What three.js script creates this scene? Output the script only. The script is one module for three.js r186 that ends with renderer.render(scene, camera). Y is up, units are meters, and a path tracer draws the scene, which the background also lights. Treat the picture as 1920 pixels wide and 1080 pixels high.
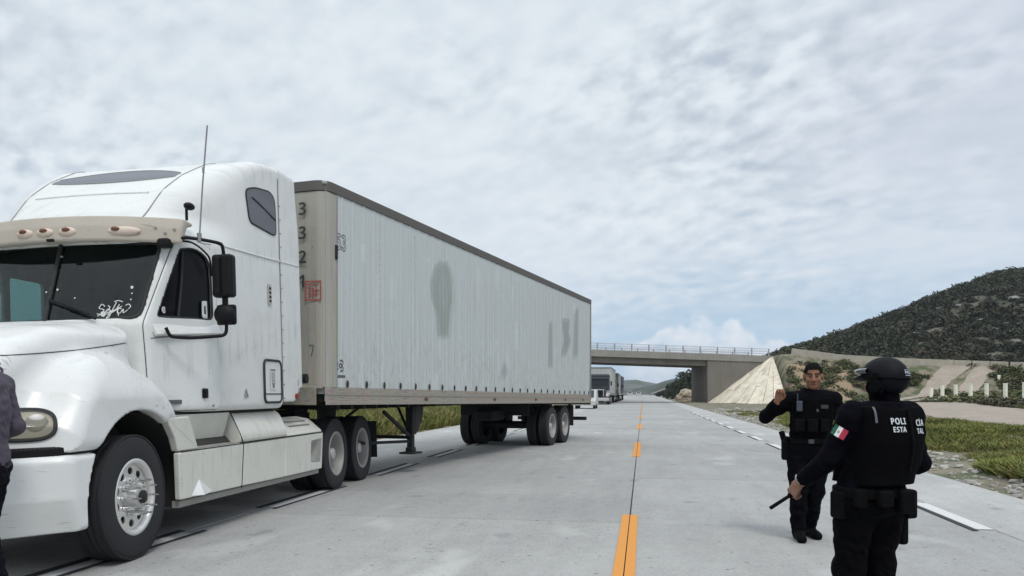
import * as THREE from 'three';
import { mergeGeometries } from 'three/addons/utils/BufferGeometryUtils.js';
import { RoundedBoxGeometry } from 'three/addons/geometries/RoundedBoxGeometry.js';

// ---------------------------------------------------------------- camera, sky, sun, exposure
const scene = new THREE.Scene();
const EYE = 1.42, FOCAL = 1500, HORIZON = 736, YAW = Math.atan((1206 - 960) / FOCAL);
const camera = new THREE.PerspectiveCamera(2 * Math.atan(540 / FOCAL) * 180 / Math.PI, 16 / 9, 0.1, 6000);
camera.position.set(0, EYE, 0);
camera.rotation.y = YAW;
camera.setViewOffset(1920, 1080, 0, 540 - HORIZON, 1920, 1080);
camera.updateProjectionMatrix(); camera.updateMatrixWorld(true);
const renderer = new THREE.WebGLRenderer({ antialias: true });
renderer.toneMapping = THREE.LinearToneMapping;
renderer.toneMappingExposure = 1.0;
renderer.shadowMap.enabled = true;
const SUN_DIR = new THREE.Vector3(0.34, 0.86, 0.40).normalize();
const sun = new THREE.DirectionalLight(new THREE.Color(1, 0.96, 0.90), 1.4);
sun.position.copy(SUN_DIR).multiplyScalar(120);
sun.target.position.set(0, 0, -12); scene.add(sun, sun.target);
sun.castShadow = true; sun.shadow.radius = 30; sun.shadow.mapSize.set(2048, 2048);
Object.assign(sun.shadow.camera, { left: -60, right: 60, top: 60, bottom: -60, near: 1, far: 300 });

// ---------------------------------------------------------------- helpers
function rng(seed) { let s = seed >>> 0; return () => { s = (s + 0x6d2b79f5) | 0; let t = Math.imul(s ^ (s >>> 15), 1 | s); t = (t + Math.imul(t ^ (t >>> 7), 61 | t)) ^ t; return ((t ^ (t >>> 14)) >>> 0) / 4294967296; }; }
const PERM = new Uint8Array(512), GX = new Float32Array(256), GY = new Float32Array(256), GZ = new Float32Array(256);
{
  const r = rng(7), p = [...Array(256).keys()];
  for (let i = 255; i > 0; i--) { const j = Math.floor(r() * (i + 1)); [p[i], p[j]] = [p[j], p[i]]; }
  for (let i = 0; i < 512; i++) PERM[i] = p[i & 255];
  for (let i = 0; i < 256; i++) { const z = r() * 2 - 1, a = r() * 6.2832, q = Math.sqrt(1 - z * z); GX[i] = q * Math.cos(a); GY[i] = q * Math.sin(a); GZ[i] = z; }
}
const fade = (t) => t * t * t * (t * (t * 6 - 15) + 10), mix = (a, b, t) => a + (b - a) * t;
const clamp = (x, a = 0, b = 1) => (x < a ? a : x > b ? b : x);
const sstep = (a, b, x) => { const t = clamp((x - a) / (b - a)); return t * t * (3 - 2 * t); };
function noise3(x, y, z, per = 256) {
  const X = Math.floor(x), Y = Math.floor(y), Z = Math.floor(z), fx = x - X, fy = y - Y, fz = z - Z, u = fade(fx), v = fade(fy), w = fade(fz);
  const m = (n) => (((n % per) + per) % per) & 255;
  const x0 = m(X), x1 = m(X + 1), y0 = m(Y), y1 = m(Y + 1), z0 = Z & 255, z1 = (Z + 1) & 255;
  const g = (i, j, k, a, b, c) => { const h = PERM[PERM[PERM[i] + j] + k]; return GX[h] * a + GY[h] * b + GZ[h] * c; };
  return mix(mix(mix(g(x0, y0, z0, fx, fy, fz), g(x1, y0, z0, fx - 1, fy, fz), u), mix(g(x0, y1, z0, fx, fy - 1, fz), g(x1, y1, z0, fx - 1, fy - 1, fz), u), v),
    mix(mix(g(x0, y0, z1, fx, fy, fz - 1), g(x1, y0, z1, fx - 1, fy, fz - 1), u), mix(g(x0, y1, z1, fx, fy - 1, fz - 1), g(x1, y1, z1, fx - 1, fy - 1, fz - 1), u), v), w) * 1.5;
}
function fbm(x, y, z, oct = 4, per = 256) { let s = 0, a = 0.5; for (let i = 0; i < oct; i++) { s += a * noise3(x, y, z + i * 17.3, per); x *= 2; y *= 2; z *= 2; per *= 2; a *= 0.5; } return s; }
// a point of the world seen at a pixel of the 1920 x 1080 photograph at a depth, used to read positions off the photograph
function at(px, py, depth) {
  const x = (px - 960) / FOCAL * depth, y = EYE - (py - HORIZON) / FOCAL * depth, c = Math.cos(YAW), s = Math.sin(YAW);
  return new THREE.Vector3(x * c - depth * s, y, -(x * s + depth * c));
}
const V = (x, y, z) => new THREE.Vector3(x, y, z);
const lin = (r, g, b) => new THREE.Color().setRGB(r, g, b);

const used = {};
function numbered(name) { const n = used[name] = (used[name] ?? -1) + 1; return n ? `${name}_${String(n).padStart(3, '0')}` : name; }
function tag(o, label, category, group, kind) { o.userData = { label, category }; if (group) o.userData.group = group; if (kind) o.userData.kind = kind; return o; }
function thing(name, label, category, pos = [0, 0, 0], turn = 0, group) {
  const o = new THREE.Group(); o.name = numbered(name); scene.add(o); o.position.set(...pos); o.rotation.y = turn;
  return tag(o, label, category, group);
}
function part(name, geo, mat, parent, label) {
  const m = new THREE.Mesh(Array.isArray(geo) ? merge(geo) : geo, mat); m.name = name; m.castShadow = m.receiveShadow = true; parent.add(m);
  if (label) m.userData.label = label; return m;
}
function solo(name, geo, mat, label, category, group, kind) { const m = part(numbered(name), geo, mat, scene); return tag(m, label, category, group, kind); }
function struct(name, geo, mat, label) { const m = part(numbered(name), geo, mat, scene); m.userData = { kind: 'structure', label, category: name.replace(/_/g, ' ') }; return m; }
function copyOf(o, label, pos, turn) { const base = o.name.replace(/_\d{3}$/, ''), c = o.clone(); c.name = numbered(base); scene.add(c); c.userData = { ...o.userData, label }; if (pos) c.position.set(...pos); if (turn !== undefined) c.rotation.y = turn; return c; }
function merge(list) {
  const out = list.map((g) => { g = g.index ? g.toNonIndexed() : g; const n = new THREE.BufferGeometry(); for (const k of ['position', 'normal', 'uv']) if (g.attributes[k]) n.setAttribute(k, g.attributes[k]); if (!n.attributes.uv) n.setAttribute('uv', new THREE.BufferAttribute(new Float32Array(n.attributes.position.count * 2), 2)); if (g.attributes.color) n.setAttribute('color', g.attributes.color); if (!n.attributes.normal) n.computeVertexNormals(); return n; });
  if (out.some((g) => !g.attributes.color)) out.forEach((g) => g.deleteAttribute('color'));
  return out.length === 1 ? out[0] : mergeGeometries(out);
}
// uv in metres from a slanted projection of the object's own axes
function metreUV(g, k = 1) {
  const p = g.attributes.position, uv = new Float32Array(p.count * 2);
  for (let i = 0; i < p.count; i++) { uv[2 * i] = (p.getZ(i) + 0.83 * p.getX(i)) * k; uv[2 * i + 1] = (p.getY(i) + 0.37 * p.getX(i) + 0.21 * p.getZ(i)) * k; }
  g.setAttribute('uv', new THREE.BufferAttribute(uv, 2)); return g;
}
const move = (g, x, y, z) => g.translate(x, y, z);
function rbox(w, h, d, x = 0, y = 0, z = 0, r = 0.01, seg = 2) { return new RoundedBoxGeometry(w, h, d, seg, Math.min(r, w / 2.01, h / 2.01, d / 2.01)).translate(x, y, z); }
function box(w, h, d, x = 0, y = 0, z = 0) { return new THREE.BoxGeometry(w, h, d).translate(x, y, z); }
function cyl(r, len, axis, x, y, z, seg = 24, r2 = r) { const g = new THREE.CylinderGeometry(r2, r, len, seg); if (axis === 'x') g.rotateZ(-Math.PI / 2); if (axis === 'z') g.rotateX(Math.PI / 2); return g.translate(x, y, z); }
function tube(points, r, seg = 32, rad = 8, tension = 0.1) {
  const c = new THREE.CatmullRomCurve3(points.map((p) => (p.isVector3 ? p : V(...p))), false, 'catmullrom', tension);
  return new THREE.TubeGeometry(c, seg, r, rad, false);
}
function bar(a, b, w, h = w) { const A = V(...a), B = V(...b), d = B.clone().sub(A), g = new THREE.BoxGeometry(w, h, d.length()); g.applyQuaternion(new THREE.Quaternion().setFromUnitVectors(V(0, 0, 1), d.clone().normalize())); return g.translate(...A.add(B).multiplyScalar(0.5).toArray()); }
function extrude(pts, depth, bevel = 0, holes = []) {
  const s = new THREE.Shape(pts.map((p) => new THREE.Vector2(...p)));
  for (const h of holes) s.holes.push(new THREE.Path(h.map((p) => new THREE.Vector2(...p))));
  return new THREE.ExtrudeGeometry(s, { depth, bevelEnabled: bevel > 0, bevelSize: bevel, bevelThickness: bevel, bevelSegments: 2, bevelOffset: -bevel, curveSegments: 10 });
}
// a (z, y) outline extruded along x from x0 outwards by depth
function sidePlate(zy, x0, depth, bevel = 0, holes = []) {
  const flip = (l) => l.map(([z, y]) => [-z, y]);
  return extrude(flip(zy), depth, bevel, holes.map(flip)).rotateY(Math.PI / 2).translate(x0, 0, 0);
}
function roundPoly(pts, r, n = 5) {
  const out = [];
  pts.forEach((p, i) => {
    const a = pts[(i + pts.length - 1) % pts.length], b = pts[(i + 1) % pts.length], rr = Array.isArray(r) ? r[i] : r;
    const da = Math.hypot(a[0] - p[0], a[1] - p[1]), db = Math.hypot(b[0] - p[0], b[1] - p[1]), ka = Math.min(rr, da * 0.48) / da, kb = Math.min(rr, db * 0.48) / db;
    const A = [mix(p[0], a[0], ka), mix(p[1], a[1], ka)], B = [mix(p[0], b[0], kb), mix(p[1], b[1], kb)];
    for (let k = 0; k <= n; k++) { const t = k / n, u = 1 - t; out.push([u * u * A[0] + 2 * u * t * p[0] + t * t * B[0], u * u * A[1] + 2 * u * t * p[1] + t * t * B[1]]); }
  });
  return out;
}
// signed distances
const smin = (a, b, k) => { const h = clamp(0.5 + 0.5 * (b - a) / k); return mix(b, a, h) - k * h * (1 - h); };
const smax = (a, b, k) => -smin(-a, -b, k);
function sdPoly(x, y, v) {
  let d = 1e9, s = 1;
  for (let i = 0, j = v.length - 1; i < v.length; j = i, i++) {
    const ex = v[j][0] - v[i][0], ey = v[j][1] - v[i][1], wx = x - v[i][0], wy = y - v[i][1], t = clamp((wx * ex + wy * ey) / (ex * ex + ey * ey));
    const bx = wx - ex * t, by = wy - ey * t; d = Math.min(d, bx * bx + by * by);
    const c1 = y >= v[i][1], c2 = y < v[j][1], c3 = ex * wy > ey * wx;
    if ((c1 && c2 && c3) || (!c1 && !c2 && !c3)) s = -s;
  }
  return s * Math.sqrt(d);
}
function sdCap(x, y, z, a, b, ra, rb) {
  const bx = b[0] - a[0], by = b[1] - a[1], bz = b[2] - a[2], px = x - a[0], py = y - a[1], pz = z - a[2];
  const t = clamp((px * bx + py * by + pz * bz) / (bx * bx + by * by + bz * bz));
  return Math.hypot(px - bx * t, py - by * t, pz - bz * t) - mix(ra, rb, t);
}
const sdBox = (x, y, z, cx, cy, cz, hx, hy, hz, r = 0) => { const a = Math.abs(x - cx) - hx + r, b = Math.abs(y - cy) - hy + r, c = Math.abs(z - cz) - hz + r; return Math.hypot(Math.max(a, 0), Math.max(b, 0), Math.max(c, 0)) + Math.min(Math.max(a, b, c), 0) - r; };
const sdEll = (x, y, z, cx, cy, cz, rx, ry, rz) => { const a = (x - cx) / rx, b = (y - cy) / ry, c = (z - cz) / rz, k0 = Math.hypot(a, b, c), k1 = Math.hypot(a / rx, b / ry, c / rz); return k1 > 1e-9 ? k0 * (k0 - 1) / k1 : -Math.min(rx, ry, rz); };
// surface nets: one smooth indexed mesh out of a signed distance field
function field(f, lo, hi, h, colour) {
  const n = [0, 1, 2].map((i) => Math.ceil((hi[i] - lo[i]) / h) + 1), [nx, ny, nz] = n, val = new Float32Array(nx * ny * nz);
  for (let k = 0, q = 0; k < nz; k++) for (let j = 0; j < ny; j++) for (let i = 0; i < nx; i++, q++) val[q] = f(lo[0] + i * h, lo[1] + j * h, lo[2] + k * h);
  const id = new Int32Array(nx * ny * nz).fill(-1), pos = [], idx = [], sx = 1, sy = nx, sz = nx * ny, off = [0, sx, sy, sx + sy, sz, sx + sz, sy + sz, sx + sy + sz];
  const edges = [[0, 1], [2, 3], [4, 5], [6, 7], [0, 2], [1, 3], [4, 6], [5, 7], [0, 4], [1, 5], [2, 6], [3, 7]];
  for (let k = 0; k < nz - 1; k++) for (let j = 0; j < ny - 1; j++) for (let i = 0; i < nx - 1; i++) {
    const q = i + j * sy + k * sz; let c = 0, mask = 0;
    for (let e = 0; e < 8; e++) if (val[q + off[e]] < 0) mask |= 1 << e;
    if (mask === 0 || mask === 255) continue;
    let x = 0, y = 0, z = 0;
    for (const [a, b] of edges) {
      const va = val[q + off[a]], vb = val[q + off[b]];
      if ((va < 0) === (vb < 0)) continue;
      const t = va / (va - vb); c++;
      x += mix(a & 1, b & 1, t); y += mix((a >> 1) & 1, (b >> 1) & 1, t); z += mix(a >> 2, b >> 2, t);
    }
    id[q] = pos.length / 3; pos.push(lo[0] + (i + x / c) * h, lo[1] + (j + y / c) * h, lo[2] + (k + z / c) * h);
  }
  const quad = (a, b, c, d, flip) => { if (a < 0 || b < 0 || c < 0 || d < 0) return; if (flip) idx.push(a, c, b, a, d, c); else idx.push(a, b, c, a, c, d); };
  for (let k = 1; k < nz - 1; k++) for (let j = 1; j < ny - 1; j++) for (let i = 1; i < nx - 1; i++) {
    const q = i + j * sy + k * sz, s = val[q] < 0;
    if (s !== (val[q + sx] < 0)) quad(id[q - sy - sz], id[q - sz], id[q], id[q - sy], !s);
    if (s !== (val[q + sy] < 0)) quad(id[q - sx - sz], id[q - sx], id[q], id[q - sz], !s);
    if (s !== (val[q + sz] < 0)) quad(id[q - sx - sy], id[q - sy], id[q], id[q - sx], !s);
  }
  const P = new Float32Array(pos), N = new Float32Array(P.length), e = h * 0.5;
  for (let i = 0; i < P.length; i += 3) {
    const x = P[i], y = P[i + 1], z = P[i + 2], a = f(x + e, y, z) - f(x - e, y, z), b = f(x, y + e, z) - f(x, y - e, z), c = f(x, y, z + e) - f(x, y, z - e), l = Math.hypot(a, b, c) || 1;
    N[i] = a / l; N[i + 1] = b / l; N[i + 2] = c / l;
  }
  const g = new THREE.BufferGeometry(); g.setAttribute('position', new THREE.BufferAttribute(P, 3)); g.setAttribute('normal', new THREE.BufferAttribute(N, 3)); g.setIndex(idx);
  // keep the winding outward
  if (idx.length) { const [a, b, c] = idx, A = V(P[3 * a], P[3 * a + 1], P[3 * a + 2]), B = V(P[3 * b], P[3 * b + 1], P[3 * b + 2]), C = V(P[3 * c], P[3 * c + 1], P[3 * c + 2]), nn = B.sub(A).cross(C.sub(A)); if (nn.x * N[3 * a] + nn.y * N[3 * a + 1] + nn.z * N[3 * a + 2] < 0) for (let i = 0; i < idx.length; i += 3) { const t = idx[i]; idx[i] = idx[i + 1]; idx[i + 1] = t; } g.setIndex(idx); }
  if (colour) { const C = new Float32Array(P.length); for (let i = 0; i < P.length; i += 3) { const c = colour(P[i], P[i + 1], P[i + 2], N[i], N[i + 1], N[i + 2]); C[i] = c[0]; C[i + 1] = c[1]; C[i + 2] = c[2]; } g.setAttribute('color', new THREE.BufferAttribute(C, 3)); }
  return metreUV(g);
}
// a grid sheet of m x n quads through fn(u, v) -> [x, y, z]
function sheet(fn, m, n, colour, uvScale) {
  const P = [], U = [], C = [], I = [];
  for (let j = 0; j <= n; j++) for (let i = 0; i <= m; i++) { const p = fn(i / m, j / n); P.push(...p); U.push(...(uvScale ? [p[0] * uvScale, p[2] * uvScale] : [i / m, j / n])); if (colour) C.push(...colour(p, i / m, j / n)); }
  for (let j = 0; j < n; j++) for (let i = 0; i < m; i++) { const a = j * (m + 1) + i, b = a + 1, c = a + m + 1, d = c + 1; I.push(a, b, d, a, d, c); }
  const g = new THREE.BufferGeometry(); g.setAttribute('position', new THREE.Float32BufferAttribute(P, 3)); g.setAttribute('uv', new THREE.Float32BufferAttribute(U, 2)); if (colour) g.setAttribute('color', new THREE.Float32BufferAttribute(C, 3)); g.setIndex(I); g.computeVertexNormals(); return g;
}
function texture(w, h, fn, { srgb = true, rx = 1, ry = 1 } = {}) {
  const d = new Uint8Array(w * h * 4);
  for (let j = 0; j < h; j++) for (let i = 0; i < w; i++) { const c = fn(i / w, j / h, i, j), q = 4 * (j * w + i); for (let k = 0; k < 3; k++) { const l = clamp(c[k] ?? c[0]); d[q + k] = 255 * (srgb ? (l < 0.0031308 ? l * 12.92 : 1.055 * l ** (1 / 2.4) - 0.055) : l); } d[q + 3] = 255 * (c[3] ?? 1); }
  const t = new THREE.DataTexture(d, w, h); t.wrapS = t.wrapT = THREE.RepeatWrapping; t.magFilter = THREE.LinearFilter; t.minFilter = THREE.LinearMipmapLinearFilter; t.generateMipmaps = true; if (srgb) t.colorSpace = THREE.SRGBColorSpace; t.repeat.set(rx, ry); t.needsUpdate = true; return t;
}
function canvasTexture(w, h, draw) { const c = document.createElement('canvas'); c.width = w; c.height = h; draw(c.getContext('2d'), w, h); const t = new THREE.CanvasTexture(c); t.colorSpace = THREE.SRGBColorSpace; return t; }
const std = (color, roughness = 0.7, more = {}) => new THREE.MeshStandardMaterial({ color, roughness, ...more });
const phys = (o) => new THREE.MeshPhysicalMaterial(o);

// ---------------------------------------------------------------- the sky, computed
{
  const W = 4096, Hh = 2048, data = new Float32Array(W * Hh * 4);
  const low = [], rows = Hh;
  for (let j = 0; j < rows; j++) {
    const el = ((j + 0.5) / Hh - 0.5) * Math.PI, sy = Math.sin(el), ce = Math.cos(el);
    for (let i = 0; i < W; i++) {
      const azm = ((i + 0.5) / W - 0.5) * 2 * Math.PI, x = Math.cos(azm) * ce, z = Math.sin(azm) * ce, q = 4 * (j * W + i);
      let r, g, b;
      if (sy < -0.02) { r = g = b = 0.3; }
      else {
        const s = Math.max(sy, 0), k = 1 / (s + 0.085);
        const side = (x * Math.cos(YAW) - z * -Math.sin(YAW)) / Math.max(ce, 0.05);   // -1 far left of the view, 1 far right of it
        const u = x * k, v = z * k, fine = s > 0.03 ? 1 : 0;
        const A = u * 0.80 + v * 0.60, B = -u * 0.60 + v * 0.80;   // the streaks run along A
        const wx = fbm(u * 0.9 + 3, v * 0.9, 2.2, 3), wz = fbm(u * 0.9, v * 0.9 + 8, 5.1, 3);
        const sheetN = fbm(A * 0.35 + wx * 0.8, B * 0.9 + wz * 0.8, 1.3, 4);            // broad veil
        const streak = fbm(A * 1.1 + wx * 0.5, B * 6.0 + wz * 1.6, 4.4, 5);                // long thin wisps
        const k2 = 1 / (s + 0.30), pu = x * k2, pv = z * k2, pA = pu * 0.80 + pv * 0.60, pB = -pu * 0.60 + pv * 0.80, puff = fine ? 1.0 * fbm(pA * 15 + wx * 1.0, pB * 20 + wz * 1.0, 9.1, 4) + 0.35 * fbm(pA * 7 + wz, pB * 9 + wx, 2.7, 3) : 0;        // rows of small puffs
        const big = fbm(u * 1.3 + wz, v * 1.9 + wx, 12.7, 4);
        const left = sstep(0.55, -0.15, side + 0.25 * wx), high = sstep(0.05, 0.26, s);
        const px = Math.atan2(x, -z) + YAW;
        let c = 0.70 + 0.24 * sheetN + 0.15 * big + 0.05 * left * high - 0.10 * (1 - left) + (0.02 + 0.15 * (1 - left)) * streak + (0.52 * left + 0.10) * (0.30 + 0.70 * high) * (0.35 + 1.25 * sstep(-0.3, 0.3, fbm(u * 0.8 + 7, v * 1.1, 21.3, 3))) * puff;
        c -= 0.42 * (1 - sstep(0.05, 0.17, s)) * (0.10 + 0.90 * sstep(-0.02, 0.16, px));                                // the band near the ground thins out
        c -= 0.10 * (1 - left) * high;
        // low heaps far away above the bridge
        const heap = 0.054 + 0.034 * Math.exp(-(((px - 0.258) / 0.05) ** 2)) + 0.020 * Math.exp(-(((px - 0.19) / 0.03) ** 2)) + 0.034 * fbm(px * 30, s * 24, 3.7, 5);
        const inHeap = sstep(heap + 0.004, heap - 0.006, s) * sstep(0.12, 0.165, px) * sstep(0.37, 0.31, px);
        c = mix(c, 0.80 + 0.75 * fbm(px * 46, s * 64, 8.8, 5), inHeap * 0.8);
        c = clamp(c, 0, 1.15);
        const t = sstep(0.12, 1.02, c), h0 = sstep(0.0, 0.30, s);
        const R = 1 - left, blue = [mix(0.46, 0.50, h0), mix(0.635, 0.57, h0), mix(0.80, 0.665, h0)], white = [mix(0.78, 0.79 - 0.03 * R, h0), mix(0.83, 0.86 - 0.06 * R, h0), mix(0.90, 0.91, h0)];
        const lift = 1 + 0.75 * sstep(0.45, 1.0, s);     // an overcast sky is brighter overhead
        r = mix(blue[0], white[0], t) * lift; g = mix(blue[1], white[1], t) * lift; b = mix(blue[2], white[2], t) * lift;
      }
      data[q] = r; data[q + 1] = g; data[q + 2] = b; data[q + 3] = 1;
    }
  }
  const sky = new THREE.DataTexture(data, W, Hh, THREE.RGBAFormat, THREE.FloatType);
  sky.mapping = THREE.EquirectangularReflectionMapping; sky.magFilter = sky.minFilter = THREE.LinearFilter; sky.colorSpace = THREE.LinearSRGBColorSpace; sky.needsUpdate = true;
  scene.background = sky; scene.environment = sky;
}
// ---------------------------------------------------------------- materials of the setting
const concreteTex = texture(2048, 2048, (u, v, i, j) => {
  const big = fbm(u * 6, v * 4, 1.5, 5, 2 ** 20 > 0 ? 6 : 6), streak = fbm(u * 40, v * 4, 6.2, 3, 4), fine = noise3(u * 512, v * 512, 3.3, 256), mid = fbm(u * 64, v * 48, 8.8, 3, 16);
  const h = PERM[(PERM[i & 255] + j) & 255] / 255;
  const blot = sstep(0.30, 0.52, fbm(u * 24, v * 16, 22.2, 4, 8)) * 0.075, pale = sstep(0.22, 0.46, fbm(u * 14, v * 7 + 0.5, 31.7, 4, 7)) * 0.07;
  const spot = sstep(0.62, 0.74, noise3(u * 180, v * 150, 12.4, 30)) * 0.16;
  const t = 0.320 + 0.06 * big + 0.045 * streak + 0.035 * mid + 0.05 * fine + 0.085 * (h - 0.5) - blot + pale - spot;
  return [t * 1.035, t * 1.03, t * 0.985];
});
const grainBump = texture(512, 512, (u, v, i, j) => { const t = 0.5 + 0.2 * fbm(u * 64, v * 64, 2.1, 3, 64) + 0.25 * (PERM[(PERM[i & 255] + j) & 255] / 255 - 0.5); return [t, t, t]; }, { srgb: false });
const bumpRoad = grainBump.clone(); bumpRoad.repeat.set(1, 1);
const roadMats = [1, 0.955, 1.04, 0.98].map((k) => std(lin(k, k, k), 0.82, { map: concreteTex }));
const shoulderMats = [1.17, 1.12, 1.2, 1.15].map((k) => std(lin(k, k, k), 0.82, { map: concreteTex }));
const jointMat = std(lin(0.13, 0.13, 0.125), 0.95);
const dirtTex = texture(1024, 1024, (u, v, i, j) => { const b = fbm(u * 5, v * 5, 1.1, 5, 5), f = noise3(u * 256, v * 256, 2.2, 256), m = fbm(u * 40, v * 40, 7.7, 4, 40), h = PERM[(PERM[i & 255] + j) & 255] / 255; const t = 0.27 + 0.07 * b + 0.05 * f + 0.07 * m + 0.05 * (h - 0.5); return [t * 1.2, t * 1.02, t * 0.83]; });
const earthTex = texture(1024, 1024, (u, v, i, j) => { const b = fbm(u * 6, v * 6, 4.1, 5, 6), f = noise3(u * 256, v * 256, 5.2, 256), m = fbm(u * 32, v * 32, 9.7, 4, 32), g = sstep(-0.05, 0.2, fbm(u * 10, v * 10, 15, 4, 10)); const t = 1 + 0.35 * b + 0.25 * f + 0.35 * m; return [mix(0.20, 0.085, g) * t, mix(0.175, 0.10, g) * t, mix(0.125, 0.045, g) * t]; });

// ---------------------------------------------------------------- lie of the land
const ROAD_L = -7.9, ROAD_R = 4.98;
// crest of the bank that carries the crossing road, from the bridge towards the right and on beyond the frame
const crest = [at(1474, 666, 113), at(1560, 676, 112), at(1700, 684, 108), at(1830, 689, 104), at(1950, 694, 101), at(2300, 712, 96), at(2900, 730, 96)];
function bank(x, z) {
  let best = -9;
  for (let i = 0; i < crest.length - 1; i++) {
    const a = crest[i], b = crest[i + 1], dx = b.x - a.x, dz = b.z - a.z, t = clamp(((x - a.x) * dx + (z - a.z) * dz) / (dx * dx + dz * dz)), d = Math.hypot(x - a.x - dx * t, z - a.z - dz * t);
    best = Math.max(best, mix(a.y, b.y, t) - Math.max(0, d - 3.6) / 2.0);
  }
  return best - Math.max(0, 18.6 - x) * 2.2;
}
function landY(x, z) {
  const n = 0.10 * fbm(x * 0.25, z * 0.25, 3, 3);
  if (x > 0) {
    const e = x - ROAD_R;
    let y = e < 0 ? -0.2 : mix(-0.06, 0.02, sstep(0, 1.6, e)) + n * sstep(1, 4, e) + 0.004 * Math.max(0, e - 4);
    y += 0.35 * sstep(14, 24, x) * sstep(-30, -60, z);
    y += 0.9 * sstep(20, 45, x - 0 * z) * sstep(-50, -75, z);
    const b = e < 1 ? -9 : bank(x, z) + 2.2 * n;
    return smax(y, b, 0.6);
  }
  const e = ROAD_L - x;
  return e < 0 ? -0.2 : mix(-0.06, 0.1, sstep(0, 2, e)) + n * sstep(1, 4, e) + 0.02 * Math.max(0, e - 6) * sstep(6, 20, e) + 1.5 * n * sstep(10, 30, e);
}
struct('ground', new THREE.PlaneGeometry(9000, 9000).rotateX(-Math.PI / 2).translate(0, -0.55, 0), std(lin(0.16, 0.155, 0.12), 0.95), 'flat dry land reaching to the horizon');
const landMat = std(0xffffff, 0.95, { map: earthTex });
{
  const f = (x0, x1, z0, z1, p) => (u, v) => { const x = mix(x0, x1, p ? u ** p : u), z = mix(z0, z1, v ** 1.25); return [x, landY(x, z), z]; };
  struct('verge', sheet(f(ROAD_R + 0.0, 120, 6, -200, 1.6), 200, 200, null, 0.055), landMat, 'grassy verge and earth bank right of the motorway');
  struct('verge', sheet((u, v) => { const x = ROAD_L - (u ** 1.6) * 110, z = mix(6, -200, v ** 1.25); return [x, landY(x, z), z]; }, 70, 110, null, 0.055), landMat, 'grassy verge left of the motorway behind the trucks');
}
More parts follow.
